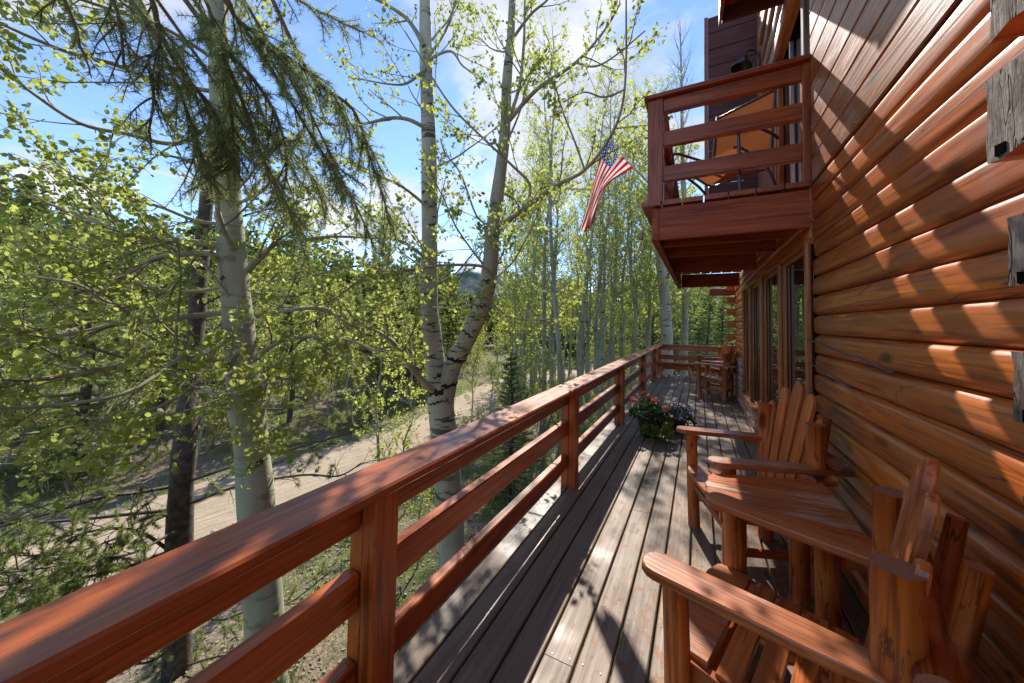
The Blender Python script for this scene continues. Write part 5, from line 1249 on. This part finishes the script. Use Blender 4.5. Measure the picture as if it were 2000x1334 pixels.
# ---- the wood far behind, one mass
rg = np.random.default_rng(77); cp, cs_ = [], []
for k in range(1500):
    azd = rg.uniform(-14, 92); dd = 40 + 130*rg.random()**1.4; x, y = frustum(azd, dd)
    if float(road_dist(np.array([x]), np.array([y]))[0]) < 3: continue
    hh = rg.uniform(4, 9)*(.55 if 24 < azd < 37 else 1); n1 = 120; f = rg.random(n1); rr = (1.0-f)*rg.uniform(.9, 1.9)+.15; a = rg.uniform(0, 6.28, n1)
    cp.append(np.stack([x + rr*np.cos(a), y + rr*np.sin(a), gz(x, y) + .5 + f*hh], -1)); cs_.append(rg.uniform(.35, .8, n1))
cp = np.concatenate(cp); V, F = scatter(LEAF_V*np.array((1, .6, 1)), LEAF_F, cp, rand_rot(len(cp), rg, .2), np.concatenate(cs_))
M_FARW = leafmat('far_foliage', (0.045, 0.072, 0.022), (0.13, 0.16, 0.04), (0.10, 0.14, 0.02), (0.26, 0.30, 0.06), .05, .35)
tag(put('distant_woods', bulk('distant_woods', V, F, M_FARW)), 'far-off mixed wood on the low slopes behind the grove', kind='stuff')
# ---- grass, litter and rocks on the ground below the deck
NB = 120000
px_ = -1.3 - 13*NR.random(NB)**1.3; py_ = NR.uniform(-.5, 24, NB)
cl = np.sin(px_*2.1+py_*1.3)+np.sin(px_*.9-py_*2.2+1)+np.sin(px_*4.3+py_*3.1+2)*.7+NR.normal(0, .8, NB)
keep = (cl > -.25) & (road_dist(px_, py_) > 1.5 + .25*NR.normal(size=NB)); px_, py_ = px_[keep], py_[keep]; n = len(px_)
pz_ = ground_z(px_, py_); dv = NR.normal(size=(n, 3))*.45; dv[:, 2] = 1; dv /= np.linalg.norm(dv, axis=1)[:, None]
V, F = needles(np.stack([px_, py_, pz_-.01], -1), dv, NR.uniform(.06, .24, n), .009, NR)
tag(put('grass', bulk('grass', V, F, M_GRASS)), 'new spring grass growing through the litter', kind='stuff')
NLf = 16000; px_ = NR.uniform(-7, -1.2, NLf); py_ = NR.uniform(-.5, 14, NLf); keep = road_dist(px_, py_) > 1.7; px_, py_ = px_[keep], py_[keep]
rot = rand_rot(len(px_), NR, 0); rot[:, :, 2] = 0; x_ = NR.normal(size=(len(px_), 3)); x_[:, 2] *= .3; x_ /= np.linalg.norm(x_, axis=1)[:, None]; zz = np.tile((0, 0, 1.), (len(px_), 1)); y_ = np.cross(zz, x_); y_ /= np.linalg.norm(y_, axis=1)[:, None]
V, F = scatter(LEAF_V*np.array((1, .8, .6)), LEAF_F, np.stack([px_, py_, ground_z(px_, py_)+.008], -1), np.stack([x_, y_, np.cross(x_, y_)], -1), NR.uniform(.03, .055, len(px_)))
M_LIT = leafmat('dead_leaf', (0.22, 0.15, 0.09), (0.42, 0.35, 0.27), (.1, .06, .03), (.15, .1, .06), .02, .15)
tag(put('leaf_litter', bulk('leaf_litter', V, F, M_LIT)), 'dry fallen leaves lying on the forest floor', kind='stuff')
def rock(seed, s):
    g_ = np.random.default_rng(seed); n1, n2 = 12, 7; V = []
    for j in range(n2+1):
        for i in range(n1):
            th, ph = 2*PI*i/n1, PI*j/n2; v = np.array((math.sin(ph)*math.cos(th), math.sin(ph)*math.sin(th), math.cos(ph)))
            r_ = 1 + .16*math.sin(3*v[0]+seed)+.14*math.sin(4*v[1]+2*seed)+.1*math.sin(5*v[2]+v[0]*3+seed); V.append(tuple(v*r_*np.array((1, .8, .62))*s))
    F = [(j*n1+i, (j+1)*n1+i, (j+1)*n1+(i+1) % n1, j*n1+(i+1) % n1) for j in range(n2) for i in range(n1)]
    return mesh('boulder', V, F, M_ROCK, True)
for k, (px, py, dd, s) in enumerate(((918, 1052, 5.35, .17), (962, 1018, 6.0, .17), (903, 1090, 5.2, .13), (1000, 985, 6.6, .13), (935, 1078, 5.2, .10), (870, 1130, 4.9, .10), (1015, 955, 7.4, .16))):
    p = P(px, py, dd); o = put('boulder', rock(k, s), None, Matrix.Translation((p.x, p.y, gz(p.x, p.y)+s*.25)) @ Matrix.Rotation(k*1.3, 4, 'Z'))
    tag(o, 'grey lichened boulder on the ground near the forked aspen base', 'rock', 'boulders below the deck')
# small green road marker
p = P(531, 890, 7.7); mk = tag(box('road_marker', (p.x-.012, p.y-.012, gz(p.x, p.y)), (p.x+.012, p.y+.012, gz(p.x, p.y)+.75), plain('marker_green', (.02, .22, .16), .5)), 'thin teal marker stake beside the dirt road', 'marker')
tag(tube('overhead_wire', [P(560, 676, 22), P(700, 676, 22), P(830, 672, 22), P(960, 668, 22), P(1020, 664, 22)], .008, M_STEEL, None, 5, 3), 'thin pale utility wire crossing behind the trunks', 'wire')

# ---- flower pots on the deck
def rosette(w, leafs, c, r, h, n, size, g, flat=.2):
    for k in range(n):
        a = g.uniform(0, 6.28); f = math.sqrt(g.random()); x, y = c[0]+r*f*math.cos(a), c[1]+r*f*math.sin(a); z = c[2]+h*(1-f*f*.8)*g.uniform(.45, 1.05)
        leafs.append((x, y, z, size*g.uniform(.6, 1.2)))
pl = thing('flower_planter', (-.60, 5.36, 0), 'dark planter overflowing with coral pink geraniums and trailing vine', 'potted plant')
lathe('planter', [(0, .004), (.115, .004), (.13, .02), (.175, .25), (.185, .27), (.172, .27), (.165, .25), (0, .25)], M_BLACK, (-.60, 5.36, .002), pl, 22)
g = random.Random(3); lf = []
rosette(None, lf, (-.60, 5.36, .24), .27, .26, 700, .042, g)
A = np.array(lf); V, F = scatter(LEAF_V*np.array((1, 1.15, 1)), LEAF_F, A[:, :3], rand_rot(len(A), NR, .0), A[:, 3]); put('foliage', bulk('foliage', V, F, M_FLOW), pl)['kind'] = 'stuff'
lf = []
for (cx, cy, L_) in ((-.53, 5.13, .27), (-.63, 5.12, .16), (-.38, 5.20, .22), (-.35, 5.26, .22), (-.42, 5.17, .24), (-.48, 5.14, .2)):
    for k in range(70): lf.append((cx+g.gauss(0, .045), cy-.03*g.random()+g.gauss(0, .03), .26-L_*g.random()**.8, .028*g.uniform(.7, 1.2)))
A = np.array(lf); V, F = scatter(LEAF_V, LEAF_F, A[:, :3], rand_rot(len(A), NR, 1.2), A[:, 3]); put('trailing_vine', bulk('trailing_vine', V, F, M_LIME), pl)['kind'] = 'stuff'
wg = Wood()
for k in range(26):
    a = g.uniform(0, 6.28); b = Vector((-.58+.03*math.cos(a), 5.42+.03*math.sin(a), .25)); wg.add([b, b+Vector((.02*math.cos(a), .02*math.sin(a), .2)), b+Vector((.07*math.cos(a), .07*math.sin(a), g.uniform(.3, .44)))], [.004, .003, .0006], 3)
wg.obj('spike_leaves', M_LIME, pl, 'stuff')
M_GER = leafmat('geranium_petal', (.66, .12, .11), (.78, .26, .22), (.6, .14, .12), (.7, .28, .22), .05, .35)
for cx, cy, cz, rr in ((-.80, 5.24, .50, .048), (-.52, 5.24, .53, .042), (-.38, 5.20, .44, .048), (-.62, 5.40, .54, .026), (-.70, 5.44, .57, .026)):
    pos = NR.normal(size=(70, 3)); pos /= np.linalg.norm(pos, axis=1)[:, None]; pos[:, 2] *= .7
    V, F = scatter(LEAF_V, LEAF_F, np.array((cx, cy, cz)) + pos*rr*.8, rand_rot(70, NR, 0), NR.uniform(.020, .030, 70)); put('flower_head', bulk('flower_head', V, F, M_GER), pl)
M_POT = plain('clay_pot', (.42, .30, .23), .8, 0, 20, .15)
p2 = thing('small_pot', (-.40, 5.72, 0), 'small pale clay pot with dusty green tuft and purple trailing flowers beside the planter', 'potted plant')
lathe('saucer', [(0, .003), (.085, .003), (.1, .022), (.09, .022), (.08, .01), (0, .01)], M_SOCK, (-.40, 5.70, .002), p2, 18)
lathe('pot', [(0, .012), (.062, .012), (.085, .13), (.094, .13), (.096, .165), (.082, .165), (.078, .14), (0, .14)], M_POT, (-.40, 5.70, .002), p2, 20)
wg = Wood()
for k in range(240):
    a = g.uniform(0, 6.28); f = math.sqrt(g.random()); b = Vector((-.40+.05*f*math.cos(a), 5.70+.05*f*math.sin(a), .15)); wg.add([b, b+Vector((.07*f*math.cos(a), .07*f*math.sin(a), g.uniform(.1, .2)))], [.0022, .0008], 3)
wg.obj('tuft', plain('sage_tuft', (.10, .14, .085), .9), p2, 'stuff')
lf = []; rosette(None, lf, (-.26, 5.86, .10), .22, .28, 900, .028, g)
A = np.array(lf); V, F = scatter(LEAF_V, LEAF_F, A[:, :3], rand_rot(len(A), NR, 0), A[:, 3]); put('foliage', bulk('foliage', V, F, M_FLOW), p2)['kind'] = 'stuff'
lf = []; rosette(None, lf, (-.24, 5.83, .24), .23, .18, 110, .026, g)
A = np.array(lf); V, F = scatter(LEAF_V, LEAF_F, A[:, :3], rand_rot(len(A), NR, 0), A[:, 3]); put('blossoms', bulk('blossoms', V, F, leafmat('purple_petal', (.12, .07, .30), (.35, .33, .55), (.1, .06, .25), (.2, .18, .4), .03, .3)), p2)['kind'] = 'stuff'
lathe('hanging_base', [(0, 0), (.07, 0), (.10, .15), (.105, .16), (0, .15)], M_BLACK, (-.26, 5.88, .002), p2, 16)
